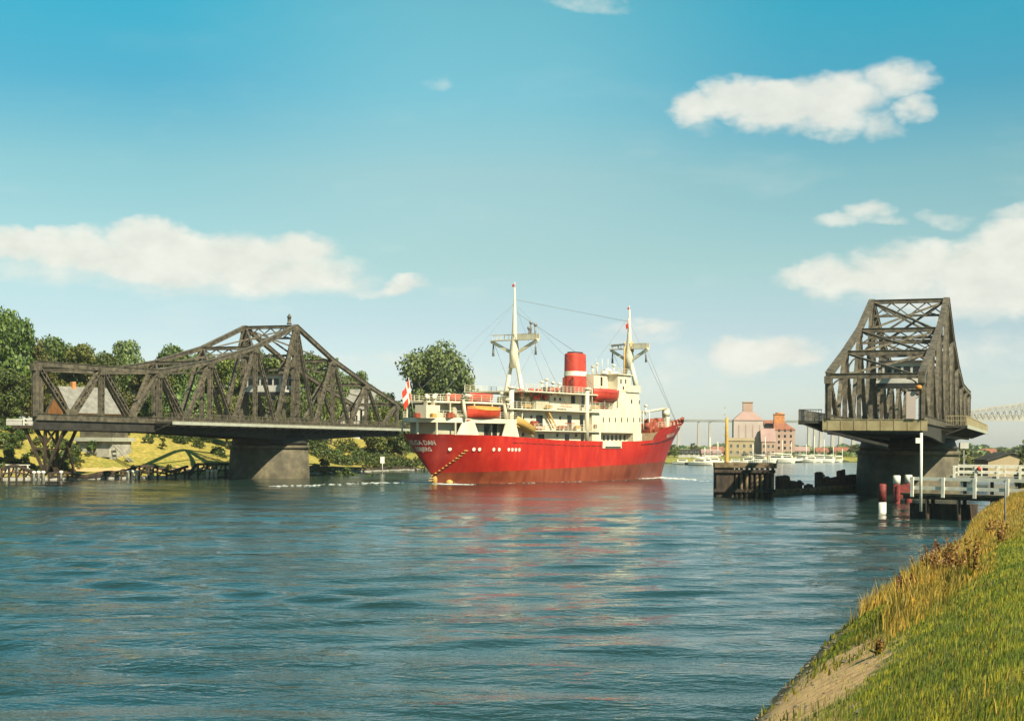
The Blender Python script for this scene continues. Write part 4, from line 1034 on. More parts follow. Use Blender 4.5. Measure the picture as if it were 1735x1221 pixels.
# tree mass: px centre, top y, distance, width px
tl = [('A', -25, 535, 285, 120, 'tall dark tree cut off by the left edge of the picture'),
      ('A', 12, 534, 300, 95, 'highest dark tree of the left bank, just inside the left edge'),
      ('B', 48, 572, 312, 80, 'dark tree directly above the left end of the opened bridge'),
      ('A', 92, 578, 325, 90, 'round green tree right of the tallest ones, above the orange brick gable'),
      ('B', 140, 582, 318, 82, 'green tree above the grey roof, over the second bridge post'),
      ('C', 208, 583, 350, 90, 'bluish green tree above the right end of the grey roof'),
      ('A', 182, 604, 305, 70, 'low green tree between the grey roof and the top chord'),
      ('B', 250, 612, 300, 75, 'green tree seen through the third panel of the bridge'),
      ('A', 296, 592, 312, 80, 'green tree just above the curved chord left of the bridge peak'),
      ('C', 340, 604, 325, 75, 'tree seen between the two trusses left of the tower posts'),
      ('B', 385, 600, 318, 78, 'dark green tree behind the fourth bridge panel'),
      ('A', 432, 596, 330, 80, 'green tree behind the control cabin of the left bridge'),
      ('B', 474, 600, 322, 70, 'olive tree right behind the tower posts of the left bridge'),
      ('A', 528, 606, 335, 78, 'dark tree in the first panel right of the bridge tower'),
      ('C', 562, 612, 350, 60, 'tree filling the gap under the steep right chord'),
      ('C', 610, 634, 420, 55, 'small distant bluish tree over the falling right chord'),
      ('B', 646, 690, 345, 62, 'low tree at the right tip of the left bridge'),
      ('A', 680, 686, 352, 70, 'dark tree right beside the ship stern'),
      ('P', 741, 588, 372, 134, 'large free-standing poplar-like tree behind the ship stern'),
      ('B', 800, 690, 380, 60, 'low tree behind the lifeboat, at the foot of the large one'),
      ('A', -60, 560, 310, 110, 'dark tree wholly beyond the left edge'),
      ('A', 14, 628, 278, 88, 'lower dark tree behind the left end post of the bridge'),
      ('B', 62, 622, 312, 70, 'small dark tree between left end post and brick gable'),
      ('A', 440, 664, 298, 60, 'low tree between control cabin and pier top'),
      ('C', 330, 655, 296, 72, 'shrubby tree seen low between the middle diagonals'),
      ('A', 265, 662, 294, 60, 'low dark tree right of the grey-roofed house'),
      ('B', 385, 668, 296, 62, 'low olive tree left of the pier at deck level'),
      ('A', 505, 670, 300, 60, 'low dark tree under the tower posts, right of the pier'),
      ('A', 225, 632, 322, 84, 'dark tree low behind the third bridge panel'), ('B', 305, 632, 330, 84, 'broad olive tree low behind the fourth bridge panel'), ('A', 355, 640, 335, 76, 'dark tree low behind the fifth bridge panel'),
      ('B', 545, 650, 345, 70, 'olive tree low in the first panel right of the tower'), ('A', 592, 640, 390, 66, 'dark tree between the two grey plaster houses'), ('C', 655, 668, 372, 60, 'bluish tree behind the low tip of the bridge'),
      ('A', 112, 606, 340, 90, 'dark tree filling the gap behind the slate roof'), ('A', 30, 590, 330, 80, 'dark tree low in the wood at the left edge')]
for k_, px, py, Y_, w_, lb in tl: tree_at(k_, px, py, Y_, w_, lb)
def bush_at(px, pyc, wpx, label, key='S', group='bushes on the left bank slope', d=None):
    """bush standing on the visible slope where the sight line meets the terrain"""
    a = at(px, pyc, 100) - Vector((0, 0, EYE)); prev = None
    ys = np.linspace(215, 345, 500); xs = a.x/100*ys; zs = EYE + a.z/100*ys
    hs, dd = terrain(xs, ys); k_ = np.argmax((hs >= zs) & (dd > .5)); 
    if not ((hs >= zs) & (dd > .5)).any(): k_ = 250
    Y_ = ys[k_]; sc = wpx/FPX*Y_/2/1.6
    return place(key, 'bush', (float(xs[k_]), float(Y_), float(hs[k_])-.15*sc), sc, label, 'bush', group, random.uniform(0, 6.28))
bl_ = [(252, 752, 22, 'dark round bush high on the yellow slope, left of the pier'), (275, 762, 20, 'grey-green bush just below and right of the dark round one'),
       (335, 757, 16, 'narrow bush midway between the dark bush and the pier'), (350, 738, 22, 'bush touching the underside of the bridge left of the pier'),
       (290, 742, 18, 'small bush under the bridge deck above the slope'), (215, 738, 26, 'bush beside the concrete abutment under the deck'),
       (160, 772, 34, 'green bush below the concrete abutment'), (120, 786, 40, 'dark bush at the water beside the trestle foot'),
       (100, 798, 30, 'low dark bush right at the trestle foot'), (10, 765, 44, 'bush at the left edge above the white handrail'),
       (30, 745, 50, 'large bush left of the trestle under the landing'), (18, 792, 40, 'dark bush at the waterline by the left edge'),
       (530, 770, 34, 'dark bush immediately right of the left pier'), (548, 752, 36, 'bush high up right of the left pier'),
       (572, 782, 28, 'dark upright bush casting shade on the yellow slope'), (585, 756, 44, 'wide green bush under the right arm of the bridge'),
       (618, 780, 16, 'small round bush alone on the yellow patch'), (630, 760, 44, 'olive bush under the bridge tip'), (655, 755, 50, 'leafy bush between bridge tip and ship'),
       (680, 775, 56, 'large green bush nearest the ship stern'), (700, 760, 46, 'bush half hidden by the ship stern'), (665, 742, 46, 'bush touching the deck of the bridge tip'),
       (400, 742, 20, 'bush peeping out just left of the pier'), (60, 775, 30, 'bush between the trestle legs')]
for i, (px, py, w_, lb) in enumerate(bl_): bush_at(px, py, w_, lb, 'ST'[i % 2] if w_ < 40 else 'S')

def scrub(name, boxes, m_, seed, leaf=.30):
    g = np.random.default_rng(seed); V = []; F = []; k = 0
    for (px0, px1, Y0, Y1, hmax, n_, sc) in boxes:
        for i in range(n_):
            px = g.uniform(px0, px1); cy = g.uniform(Y0, Y1); cx = (px-867.5)/FPX*cy; cz = th(cx, cy)
            if cz < .15: continue
            r_ = sc*g.uniform(.5, 1.2); hh = min(hmax, r_*g.uniform(.8, 1.5))
            for j in range(int(130*r_)):
                d = g.normal(size=3); d /= np.linalg.norm(d); c_ = np.array([cx, cy, cz+hh*.35]) + d*np.array([r_, r_, hh*.7])*g.uniform(.5, 1.05)
                t_ = g.normal(size=3)+d*.3; t_ /= np.linalg.norm(t_); b_ = np.cross(t_, g.normal(size=3)); b_ /= np.linalg.norm(b_); s_ = leaf*g.uniform(.5, 1.2)
                V += [c_-t_*s_, c_-b_*s_*.7, c_+t_*s_, c_+b_*s_*.7]; F.append((k, k+1, k+2, k+3)); k += 4
    return tag(npmesh(name, np.array(V), np.array(F), m_), kind='stuff')
scrub('hedge_scrub', [(180, 390, 282, 296, 1.8, 34, 1.3), (-10, 130, 252, 285, 2.2, 34, 1.7), (528, 720, 318, 352, 2.6, 60, 2.0), (-10, 110, 240, 252, 1.2, 20, 1.0)], M['bush'], 31)
scrub('shore_weeds', [(130, 395, 248, 262, .9, 40, .55), (525, 700, 285, 335, 1.2, 40, .8), (0, 130, 236, 246, 1.0, 18, .8), (640, 730, 318, 345, 2.6, 22, 1.8)], M['leaf2'], 33, .2)
# ------------------------------------------------------------------ buildings
def W2(loc, rz): 
    c_, s_ = math.cos(rz), math.sin(rz); return lambda p_: Vector((loc[0] + p_.x*c_ - p_.y*s_, loc[1] + p_.x*s_ + p_.y*c_, loc[2] + p_.z))
def house(name, px, Y, zb, L, D, Hw, Hr, rz, label, wall, roof, wins=(3, 1), gable_wall=None, chimney=1, cat='house', door=True, ow=.35):
    """gabled house, ridge along local x, front face at local y=0"""
    q = at(px, 700, Y); root = empty(name, (q.x, Y, zb), rz, label, cat)
    mb = MB(); mb.box(-L/2, L/2, 0, D, -1.5, Hw); w_ = mb.build('wall', wall, root)
    mb = MB()
    for x0, x1 in ((-L/2, -L/2+.25), (L/2-.25, L/2)):
        mb.add([(x0,0,Hw+.002),(x0,D,Hw+.002),(x0,D/2,Hw+Hr-.12),(x1,0,Hw+.002),(x1,D,Hw+.002),(x1,D/2,Hw+Hr-.12)], [(0,1,2),(5,4,3),(0,3,4,1),(1,4,5,2),(2,5,3,0)])
    build_each(mb, 'gable', gable_wall or wall, root)
    sl = Hr/(D/2); mb = MB()
    for sg in (0, 1):
        y0, y1 = (-ow, D/2) if sg == 0 else (D+ow, D/2)
        z0 = Hw - ow*sl + .06; z1 = Hw+Hr
        vs = [(-L/2-ow, y0, z0), (L/2+ow, y0, z0), (L/2+ow, y1, z1), (-L/2-ow, y1, z1)]
        vs += [(a_, b_, c_+.18) for a_, b_, c_ in vs]
        mb.add(vs, [(0,3,2,1),(4,5,6,7),(0,1,5,4),(1,2,6,5),(2,3,7,6),(3,0,4,7)])
    r_ = mb.build('roof', roof, root)
    for k in range(chimney):
        mb = MB(); x = -L*.25 + k*L*.5; mb.box(x-.4, x+.4, D/2-.4, D/2+.4, Hw+Hr-.5, Hw+Hr+1.1); mb.build('chimney', M['brick'], r_)
    nx_, nz_ = wins
    for i in range(nx_):
        for j in range(nz_):
            x = -L/2 + L*(i+.5)/nx_; z = 1.0 + j*2.8
            if door and i == nx_//2 and j == 0:
                mb = MB(); mb.box(x-.5, x+.5, -.05, -.004, 0, 2.1); mb.build('door', M['timber_top'], w_); continue
            mb = MB(); mb.box(x-.5, x+.5, -.035, -.004, z, z+1.3); f_ = mb.build('window', M['glass'], w_)
            mb = MB(); 
            for xx in (x-.54, x-.03, x+.48): mb.box(xx, xx+.06, -.07, -.036, z-.05, z+1.35)
            mb.box(x-.6, x+.6, -.12, -.037, z-.14, z-.051); mb.build('frame', M['white'], f_)
    return root
gz = lambda px, Y: th(at(px, 700, Y).x, Y)
def house_px(name, px0, px1, py_eave, py_ridge, Y, D, rz, label, wall, roof, **kw):
    z0 = gz((px0+px1)/2, Y+3); L = (px1-px0)/FPX*Y; Hw = at(0, py_eave, Y).z - z0; Hr = at(0, py_ridge, Y+D/2).z - z0 - Hw
    a_ = at((px0+px1)/2, py_eave, Y); Hw = a_.z - z0; Hr = max(1.0, at((px0+px1)/2, py_ridge, Y+D/2).z - a_.z)
    return house(name, (px0+px1)/2, Y, z0, L, D, max(Hw, 1.5), Hr, rz, label, wall, roof, **kw)
house('farmhouse', 166, 280, gz(166, 284), 12, 7.5, at(146, 697, 280).z - gz(146, 284), at(146, 658, 286).z - at(146, 697, 280).z, R(52), 'slate-roofed house with orange brick gable behind the left bridge end', M['brick'], M['roof_grey'], wins=(5, 1), gable_wall=M['brick'])
house_px('farmhouse', 166, 236, 700, 664, 300, 9, R(-8), 'long low grey-roofed house right of the brick-gabled one', M['plaster'], M['roof_grey'], wins=(5, 1), chimney=2)
house_px('villa', 566, 610, 690, 660, 372, 9, R(10), 'grey plaster house seen through the short arm of the left bridge', M['plaster'], M['roof_grey'], wins=(3, 2))
house_px('villa', 614, 652, 692, 664, 376, 9, R(10), 'smaller grey plaster house under the tip of the left bridge', M['plaster'], M['roof_grey'], wins=(2, 1), chimney=1)
# abutment with ledge
def rot_obj(name, px, Y, z, rz, label, cat): q = at(px, 700, Y); return empty(name, (q.x, Y, z), rz, label, cat)
ab = rot_obj('concrete_abutment', 160, 262, 0, R(-18), 'pale concrete abutment with projecting ledge on the left bank slope', 'abutment')
mb = MB(); mb.box(-3.8, 3.8, 0, 6, 2.6, 6.2); mb.box(-4.2, 3.4, -.5, -.002, 3.4, 4.9); mb.build('wall', M['concrete'], ab)
mb = MB(); mb.box(-4.3, 4.3, -.9, 6.3, 6.202, 6.9); mb.build('ledge', M['walk'], ab)
mb = MB(); mb.box(-3.4, 3.4, .6, 5.6, 6.902, 8.1); mb.build('bearing_block', M['pierstone'], ab)
mb = MB(); mb.tube([(4.4,-.6,5.5),(9.0,-2.5,2.6)], .06, 6); mb.tube([(4.4,.6,5.5),(9.0,-1.3,2.6)], .06, 6)
for k in range(10): mb.box(4.4+k*.46, 4.4+k*.46+.3, -.6-k*.19, .6-k*.19, 5.2-k*.29, 5.3-k*.29)
mb.build('step_flight', M['concrete'], ab)
# landing under the leaf end: trestle
trs = rot_obj('landing_trestle', 77, 236, 0, R(-10), 'dark timber trestle under the left end of the opened bridge', 'trestle')
mb = MB(); zt = 8.25
for y in (0, 4):
    for x0, x1 in ((-3.6, -.15), (3.4, .15), (0, 0)): mb.beam((x0, y, zt), (x1, y, 1.2), .42, .42)
    mb.beam((-1.9, y, 4.9), (1.8, y, 4.9), .22, .22); mb.beam((0, y, 5.6), (-2.0, y, zt), .28, .28); mb.beam((0, y, 5.6), (2.0, y, zt), .28, .28)
mb.beam((3.2, 1, 6), (3.6, 3, 1.0), .3, .3); mb.build('frame', M['timber'], trs)
mb = MB(); mb.box(-5.4, 9.0, -1.0, 5, zt, zt+.45); mb.build('platform', M['timber'], trs)
mb = MB(); mb.box(-6.4, -2.9, -.8, 1.2, zt+.46, zt+1.5); mb.build('covered_winch', M['plaster'], trs)
mb = MB()
for z in (zt+.9, zt+1.5): mb.box(-3.2, 1.4, -1.06, -.96, z-.07, z+.07)
for x in (-3.2, -1.0, 1.3): mb.box(x-.1, x+.1, -1.08, -.94, zt+.45, zt+1.6)
mb.build('handrail', M['white'], trs)
mb = MB(); mb.box(-9, -1, .5, 1.0, 0.3, 1.2)
rd = rot_obj('white_handrail', 30, 233, .9, R(-16), 'short white handrail low down by the water at the left edge', 'railing')
mb = MB()
for z in (.7, 1.3): mb.box(-2.2, 2.3, -.06, .06, z+.1, z+.24)
mb.build('rail', M['white'], rd); 
for x in (-1.9, 0, 1.9):
    mb = MB(); mb.box(x-.1, x+.1, -.08, .08, -.6, 1.55); mb.build('post', M['white'], rd)
# timber fender line along the left shore + sill
def fender_line(px0, px1, n_, label, arch, zt=1.5):
    """tarred timber guide work following the left shore"""
    root = None; pts = []
    for i in range(n_+1):
        px = px0 + (px1-px0)*i/n_; py = np.interp(px, [0, 200, 390, 450, 560, 700], [814, 811, 809, 808, 803, 797]); pts.append(wl(px, py))
    root = empty('timber_fender', (pts[0][0], pts[0][1], 0), 0, label, 'fender', 'timber guide fenders along the left shore')
    o_ = Vector((pts[0][0], pts[0][1], 0)); mb = MB()
    L_ = []
    for i, (x, y) in enumerate(pts):
        f = i/n_; zz = zt + arch(f); L_.append(Vector((x, y, zz)) - o_)
    for a_, b_ in zip(L_, L_[1:]): mb.beam(a_, b_, .5, .42); mb.beam(a_-Vector((0,0,a_.z*.45)), b_-Vector((0,0,b_.z*.45)), .35, .22)
    mb.build('waling', M['timber'], root)
    for i, a_ in enumerate(L_):
        if i % 3 == 0:
            mb = MB(); mb.tube([(a_.x, a_.y+.1, -1.5), (a_.x, a_.y+.1, a_.z+.15)], .19, 7); mb.build('pile', M['timber'], root)
    mb = MB()
    for a_, b_ in zip(L_[::3], L_[2::3]): mb.beam((a_.x, a_.y+.5, .3), (b_.x, b_.y+.3, b_.z), .2, .2)
    mb.build('brace', M['timber'], root)
fender_line(2, 70, 16, 'tarred timber fender at the left edge below the white handrail', lambda f: .6*math.sin(f*5)+.4, 1.3)
fender_line(82, 200, 22, 'low tarred fender between the trestle and the sagging fender', lambda f: .3*math.sin(f*9), .9)
fender_line(205, 318, 22, 'sagging arched timber fender left of the pier, under the yellow slope', lambda f: 1.15*abs(math.sin(f*4.2))+.1, .9)
fender_line(320, 392, 14, 'raised dark timber fender touching the left side of the far pier', lambda f: 1.5*sst(0,.2,np.array(f)).item(), .9)
fender_line(525, 640, 20, 'dark timber fender right of the far pier', lambda f: .8*(1-f), .8)
fender_line(642, 705, 12, 'short timber fender behind the ship stern', lambda f: .3*math.sin(f*4), .7)
sill = empty('quay_sill', (0, 0, 0), 0, 'thin pale stone sill along the left waterline', 'sill')
mb = MB(); pts = []
for px in range(0, 721, 24):
    py = np.interp(px, [0, 200, 390, 450, 560, 700, 720], [814, 811, 809, 808, 803, 797, 796.5]); a_ = wl(px, py); pts.append(Vector((a_[0], a_[1]+.7, .22)))
for a_, b_ in zip(pts, pts[1:]): mb.beam(a_, b_, .8, .5)
mb.build('coping', M['concrete'], sill)
bn = 0
for px in (58, 66, 74, 218, 225, 232, 352, 359, 366, 464, 470, 104):
    a_ = wl(px, np.interp(px, [0, 200, 390, 470], [814, 811, 809, 808]) ); which = {58:'leftmost', 66:'middle', 74:'rightmost', 218:'leftmost', 225:'middle', 232:'rightmost', 352:'leftmost', 359:'middle', 366:'rightmost', 464:'left', 470:'right', 104:'single'}[px]
    where = 'three below the trestle' if px < 80 else 'bollard right of the trestle foot' if px == 104 else 'three under the sagging fender' if px < 300 else 'three left of the far pier' if px < 400 else 'two on the foot of the far pier'
    mb = MB(); mb.lathe([(.26,-.6),(.26,.55),(.36,.62),(.36,.85),(.12,.98)], 10); o = mb.build('mooring_bollard', M['white'])
    o.location = (a_[0], a_[1]-.25 if px < 400 else a_[1]-1.5, .5); tag(o, ('single pale ' + where) if px == 104 else which + ' pale bollard of the ' + where, 'bollard', 'pale bollards on the left shore')
mb = MB(); mb.lathe([(.09,-1),(.09,2.6)], 8); mb.box(-.45, .45, -.03, .03, 1.2, 2.6); 
a_ = wl(646, 801); o = mb.build('shore_marker', M['white']); o.location = (a_[0], a_[1]+2.5, .8); tag(o, 'small pale marker board on the shore between bridge tip and ship', 'marker')

# ------------------------------------------------------------------ right side: dolphin, guide work, piles
dx_, dy_ = wl(1262, 841)
DR = -RA*.55
dol = empty('timber_dolphin', (dx_, dy_, 0), -R(6), 'massive dark timber dolphin standing in the canal right of the ship', 'dolphin')
DH = 4.15; mb = MB(); mb.box(-3.75, 3.85, -.3, 5.5, DH-.62, DH); mb.build('cap', M['timber_top'], dol, .05)
mb = MB(); mb.box(-3.5, -1.35, 0, 5.2, -1, DH-.624); mb.build('core', M['timber'], dol)
for i in range(8):
    mb = MB(); x = -1.05 + i*.63; mb.tube([(x, .1, -1.2), (x+random.uniform(-.05,.05), .1, DH-.63)], .19, 8); mb.build('pile', M['timber_top'] if i % 3 else M['timber'], dol)
for z in (.55, 2.95):
    mb = MB(); mb.box(-3.75, 3.7, -.28, -.1, z, z+.38); mb.build('waling', M['timber'], dol)
mb = MB(); mb.box(-1.3, 3.3, .5, 5.0, -.5, 2.9); mb.build('inner_planking', M['timber'], dol)
for i in range(6):
    mb = MB(); mb.tube([(-3.5, .4+i*.9, -1), (-3.5, .4+i*.9, DH-.63)], .2, 8); mb.build('pile', M['timber'], dol)
mb = MB(); q = at(1231, 786, dy_+1.5); hp_ = at(1231, 707, dy_+1.5).z - DH
mb.lathe([(.30, 0), (.26, .2), (.22, hp_*.6), (.18, hp_)], 12); 
for k in range(8): mb.box(-.32, -.2, -.12, .12, .8+k*.85, .95+k*.85)
o = mb.build('marker_post', M['rope']); o.location = (q.x, dy_+1.5, DH+.003); tag(o, 'tall ochre post rising from the timber dolphin', 'post')
rl = empty('guard_rail', (q.x+2.6, dy_+3.5, DH+.003), -R(6), 'fine grey railing on top of the timber dolphin', 'railing'); mb = MB()
for i in range(20): mb.box(-1.9+i*.26-.02, -1.9+i*.26+.02, -.02, .02, 0, 1.15)
mb.box(-2.0, 3.2, -.03, .03, 1.15, 1.21); mb.build('bars', M['grey'], rl)
# guide fender from the dolphin to the right pier
def wpt(px, py): a_ = wl(px, py); return Vector((a_[0], a_[1], 0))
g0, g1 = wpt(1310, 839), wpt(1462, 832)
gf = empty('guide_fender', g0, math.atan2(g1.y-g0.y, g1.x-g0.x), 'low broken timber guide fender between the dolphin and the right pier', 'fender'); GL = (g1-g0).length
mb = MB(); mb.box(0, GL*.55, -.2, .5, .35, .75); mb.box(GL*.5, GL, -.1, .6, .55, .95); mb.build('waling', M['timber_top'], gf)
mb = MB(); mb.box(.2, GL*.5, .1, .6, -.4, .346); mb.box(GL*.5, GL, .2, .7, -.3, .546); mb.build('wet_baulk', M['algae'], gf)
for f0, f1, zt in ((.10, .22, 2.4), (.22, .37, 1.75), (.40, .48, 1.2), (.52, .6, 2.75), (.60, .78, 2.1), (.77, .84, 3.0), (.84, 1.0, 2.3)):
    mb = MB(); x = f0*GL
    while x < f1*GL - .1:
        mb.tube([(x+.2, 1.0, -1), (x+.2, 1.0, zt + random.uniform(-.12, .12))], .24, 7); x += .42
    mb.box(f0*GL, f1*GL-.05, .62, .78, zt-.6, zt-.3); mb.build('pile_cluster', M['timber'], gf)
# red and white mooring piles
def mpile(px, pyw, pyt, wpx, label, redtop=True):
    x, y = wl(px, pyw); r_ = wpx/FPX*y/2; zt = at(px, pyt, y).z
    root = empty('mooring_pile', (x, y, 0), 0, label, 'mooring pile', 'red and white mooring piles')
    if redtop:
        mb = MB(); mb.lathe([(r_*1.02,-2),(r_*1.0,.95)], 16); mb.build('white_foot', M['white'], root)
        mb = MB(); mb.lathe([(r_*1.0,.952),(r_*.98,zt-.1),(r_*.6,zt)], 16); mb.build('red_shaft', M['redpile'], root)
    else:
        mb = MB(); mb.lathe([(r_,-2),(r_,zt-.95)], 16); mb.build('red_shaft', M['redpile'], root)
        mb = MB(); mb.lathe([(r_*1.04,zt-.948),(r_*1.04,zt-.05),(r_*.8,zt)], 16); mb.build('white_head', M['white'], root)
    return root, x, y, zt
mpile(1495, 867, 819, 13, 'slim red pile with white foot standing in front of the right pier')
mpile(1519, 852, 805, 12, 'left white-headed red pile of the pair beside the jetty', False)
_, x2, y2, z2 = mpile(1539, 850, 804, 12, 'right white-headed red pile touching the jetty railing', False)
x1, y1 = wl(1519, 852)
rp = empty('red_planking', (x1, y1-.55, 0), math.atan2(y2-y1, x2-x1), 'worn red plank fender hung between the white-headed piles', 'fender'); mb = MB()
Lp = math.hypot(x2-x1, y2-y1)
for k in range(7): mb.box(-.35 + k*(Lp+.7)/7+.02, -.35+(k+1)*(Lp+.7)/7-.02, -.06, .08, .35 + .07*k, z2-1.05)
mb.build('planks', M['redpile'], rp)
# jetty with white railing
ja = at(1547, 835, 128); jb = at(1748, 829, 121)
jr = math.atan2(jb.y-ja.y, jb.x-ja.x); JL = (jb-ja).length
jz = ja.z
jt = empty('jetty', (ja.x, ja.y, jz), jr, 'dark timber jetty with white two-rail railing reaching from the right bank to the pier', 'jetty')
mb = MB(); mb.box(-1.2, JL+3, 0, 1.6, -.18, 0); mb.build('walk_deck', M['timber_top'], jt)
mb = MB(); mb.box(-1.0, JL+3, .1, .35, -.5, -.182); mb.box(-1.0, JL+3, 1.2, 1.45, -.5, -.182); mb.build('stringer', M['timber'], jt)
def wrail(parent, L, hgt, m_, step, y=-.06, th_=.12):
    mb = MB()
    for z in (hgt, hgt*.42): mb.box(-.25, L, y-.08, y+.08, z-th_, z+th_*.2)
    mb.build('rail', m_, parent)
    x = 0
    while x < L:
        mb = MB(); mb.box(x-.14, x+.14, y-.2, y-.082, -.3, hgt+.05); mb.build('post', m_, parent); x += step
wrail(jt, JL+3, 1.38, M['white'], 2.85, th_=.24)
for px in (1.2, 4.1, 9.0):
    for y in (.2, 1.4):
        mb = MB(); mb.tube([(px, y, -.5), (px+.1, y, -jz-1.5)], .18, 8); mb.build('pile', M['timber'], jt)
mb = MB(); mb.box(-.8, 4.4, 1.0, 3.4, -jz-.8, -.9); mb.build('staging', M['timber'], jt)
# second white railing farther back
ka = at(1617, 806, 168); kb = at(1760, 803, 164)
kr = math.atan2(kb.y-ka.y, kb.x-ka.x); KLn = (kb-ka).length
k2 = empty('rear_jetty', (ka.x, ka.y, ka.z), kr, 'farther walkway with cream railings behind the nearer white jetty', 'jetty')
mb = MB(); mb.box(-.5, KLn+2, 0, 2.6, -.25, 0); mb.build('walk_deck', M['concrete'], k2)
wrail(k2, KLn+2, 1.15, M['white'], 2.4, th_=.17)
mb = MB()
for z in (.55, 1.25): mb.box(0, KLn+2, 2.5, 2.6, z-.06, z+.06)
for k in range(5): mb.box(k*2.6, k*2.6+.14, 2.42, 2.49, 0, 1.3)
mb.build('back_rail', M['white'], k2)
for k in range(4):
    mb = MB(); mb.tube([(1+k*3, 1.2, -.25), (1+k*3, 1.2, -ka.z-1.2)], .2, 8); mb.build('pile', M['timber'], k2)
mb = MB(); mb.lathe([(.05,0),(.26,.02),(.26,.08),(.05,.1)], 16); o = mb.build('lifebuoy', M['shipred']); q = at(1659, 794, 166.5); o.location = q; o.rotation_euler = (R(90), 0, kr); tag(o, 'small red lifebuoy board on the farther cream railing', 'lifebuoy')
# thin pale pole in front of the bridge
q = at(1556, 836, 127); zt = at(1556, 733, 127).z
mb = MB(); mb.lathe([(.13,-1.5),(.12, zt-q.z)], 10); mb.box(-.5, -.12, -.1, .1, zt-q.z-.9, zt-q.z-.45); o = mb.build('pale_pole', M['white']); o.location = (q.x, 127.2-1.0, q.z); tag(o, 'slim cream pole rising from the jetty end to the bridge deck', 'pole')
# dark wire post on the near bank
def surf(px, Y): q = at(px, 700, Y); return Vector((q.x, Y, th(q.x, Y)))
q = surf(1704, 72); mb = MB(); mb.tube([(0,0,-.4),(0,0,1.9),(.02,0,2.5)], [.045,.04,.03], 6); o = mb.build('thin_post', M['grey']); o.location = q; tag(o, 'thin dark post among the dry grass below the jetty railing', 'post')
# lamp on the right pier + small house + trees on the right
q = at(1633, 762, 205); ph2 = empty('pier_lamp', (q.x, q.y, q.z), 0, 'pale lamp bracket at the right shoulder of the dark pier', 'lamp'); mb = MB(); mb.box(-.6,.6,-.3,.3,.2,1.0); mb.build('housing', M['plaster'], ph2); mb = MB(); mb.box(-.1,.1,-.1,.1,-4,.2); mb.build('bracket', M['grey'], ph2)
z0 = gz(1705, 262)
hut = house('boathouse', 1706, 258, z0, 7.6, 9, 1.6, 1.3, R(90), 'low tan boathouse with a dark shallow gable roof at the right edge', M['ochre_wall'], M['steel_dark'], wins=(0, 0), chimney=0, cat='boathouse', ow=.4)
hut.location.x = at(1704, 700, 255).x + 4; hut.location.y = 256; hut.location.z = at(1704, 777, 256).z - 1.9
hut.scale = (1, .88, 1)
tree_proto('R', 21, 2500, 3.4, 3.6, .28, 'leaf2', trunk=.2, clumps=18)
def small_tree(key, px, pyt, Y, wpx, label, group, name='broadleaf_tree'):
    q = at(px, pyt, Y); g_ = th(q.x, Y); sc = wpx/FPX*Y/2/3.4; return place(key, name, (q.x, Y, g_-.1), sc, label, 'tree', group, random.uniform(0,6), max(.25, (q.z-g_)/8.0))
small_tree('R', 1738, 738, 230, 40, 'sparse brownish tree at the right edge above the boathouse', 'trees right of the pier')
small_tree('R', 1637, 758, 290, 34, 'dark bushy tree just right of the dark pier', 'trees right of the pier')
small_tree('R', 1662, 770, 420, 40, 'low distant tree between pier and boathouse', 'trees right of the pier')

# ------------------------------------------------------------------ far harbour
def fb(px0, px1, py0, py1, Y, D): 
    a_, b_ = at(px0, py1, Y), at(px1, py0, Y); return a_.x, b_.x, th((a_.x+b_.x)/2, Y+3), b_.z
# pale silo
x0, x1, z0, z1 = fb(1243, 1293, 712, 775, 640, 20); zr = at(1268, 698, 640).z; zc = at(1268, 681, 640).z; w_ = x1-x0
si = empty('grain_silo', ((x0+x1)/2, 640, z0), R(-6), 'tall pale pink grain silo with a roof turret, across the harbour', 'silo')
mb = MB(); mb.box(-w_/2, w_/2, 0, 16, -2, z1-z0); wl_ = mb.build('wall', M['silo'], si)
mb = MB(); h_ = zr - z0; mb.add([(-w_/2-.3,-.3,z1-z0+.01),(w_/2+.3,-.3,z1-z0+.01),(w_/2+.3,16.3,z1-z0+.01),(-w_/2-.3,16.3,z1-z0+.01),(-2.6,5,h_+.3),(2.6,5,h_+.3),(2.6,11,h_+.3),(-2.6,11,h_+.3)], [(0,3,2,1),(4,5,6,7),(0,1,5,4),(1,2,6,5),(2,3,7,6),(3,0,4,7)]); mb.build('roof', M['silo_roof'], si)
mb = MB(); mb.box(-2.1, 2.1, 5.5, 10.5, h_+.31, zc-z0); mb.box(-2.4, 2.4, 5.2, 10.8, zc-z0+.001, zc-z0+.35); mb.build('turret', M['brick_hazed'], si)
for k in range(4):
    mb = MB(); mb.box(-w_/2+2+k*3, -w_/2+2.5+k*3, -.05, -.004, 6, z1-z0-2); mb.build('pilaster', M['silo_roof'], wl_)
# red mill
x0, x1, z0, z1 = fb(1312, 1347, 716, 775, 650, 18); w_ = x1-x0
mi = empty('brick_mill', ((x0+x1)/2, 650, z0), R(-6), 'orange brick mill building with stepped turret right of the pale silo', 'mill')
mb = MB(); hm_ = z1-z0; mb.box(-w_/2, w_/2, 0, 14, -2, hm_*.78); w1_ = mb.build('wall', M['brick_hazed'], mi)
mb = MB(); mb.add([(-w_/2-.3,-.3,hm_*.78+.01),(w_/2+.5,-.3,hm_*.78+.01),(w_/2+.5,14.3,hm_*.78+.01),(-w_/2-.3,14.3,hm_*.78+.01),(-w_/2,5,hm_+.2),(.5,5,hm_+.2),(.5,9,hm_+.2),(-w_/2,9,hm_+.2)], [(0,3,2,1),(4,5,6,7),(0,1,5,4),(1,2,6,5),(2,3,7,6),(3,0,4,7)]); mb.build('roof', M['roof_red'], mi)
ht = at(1322, 698, 650).z - z0
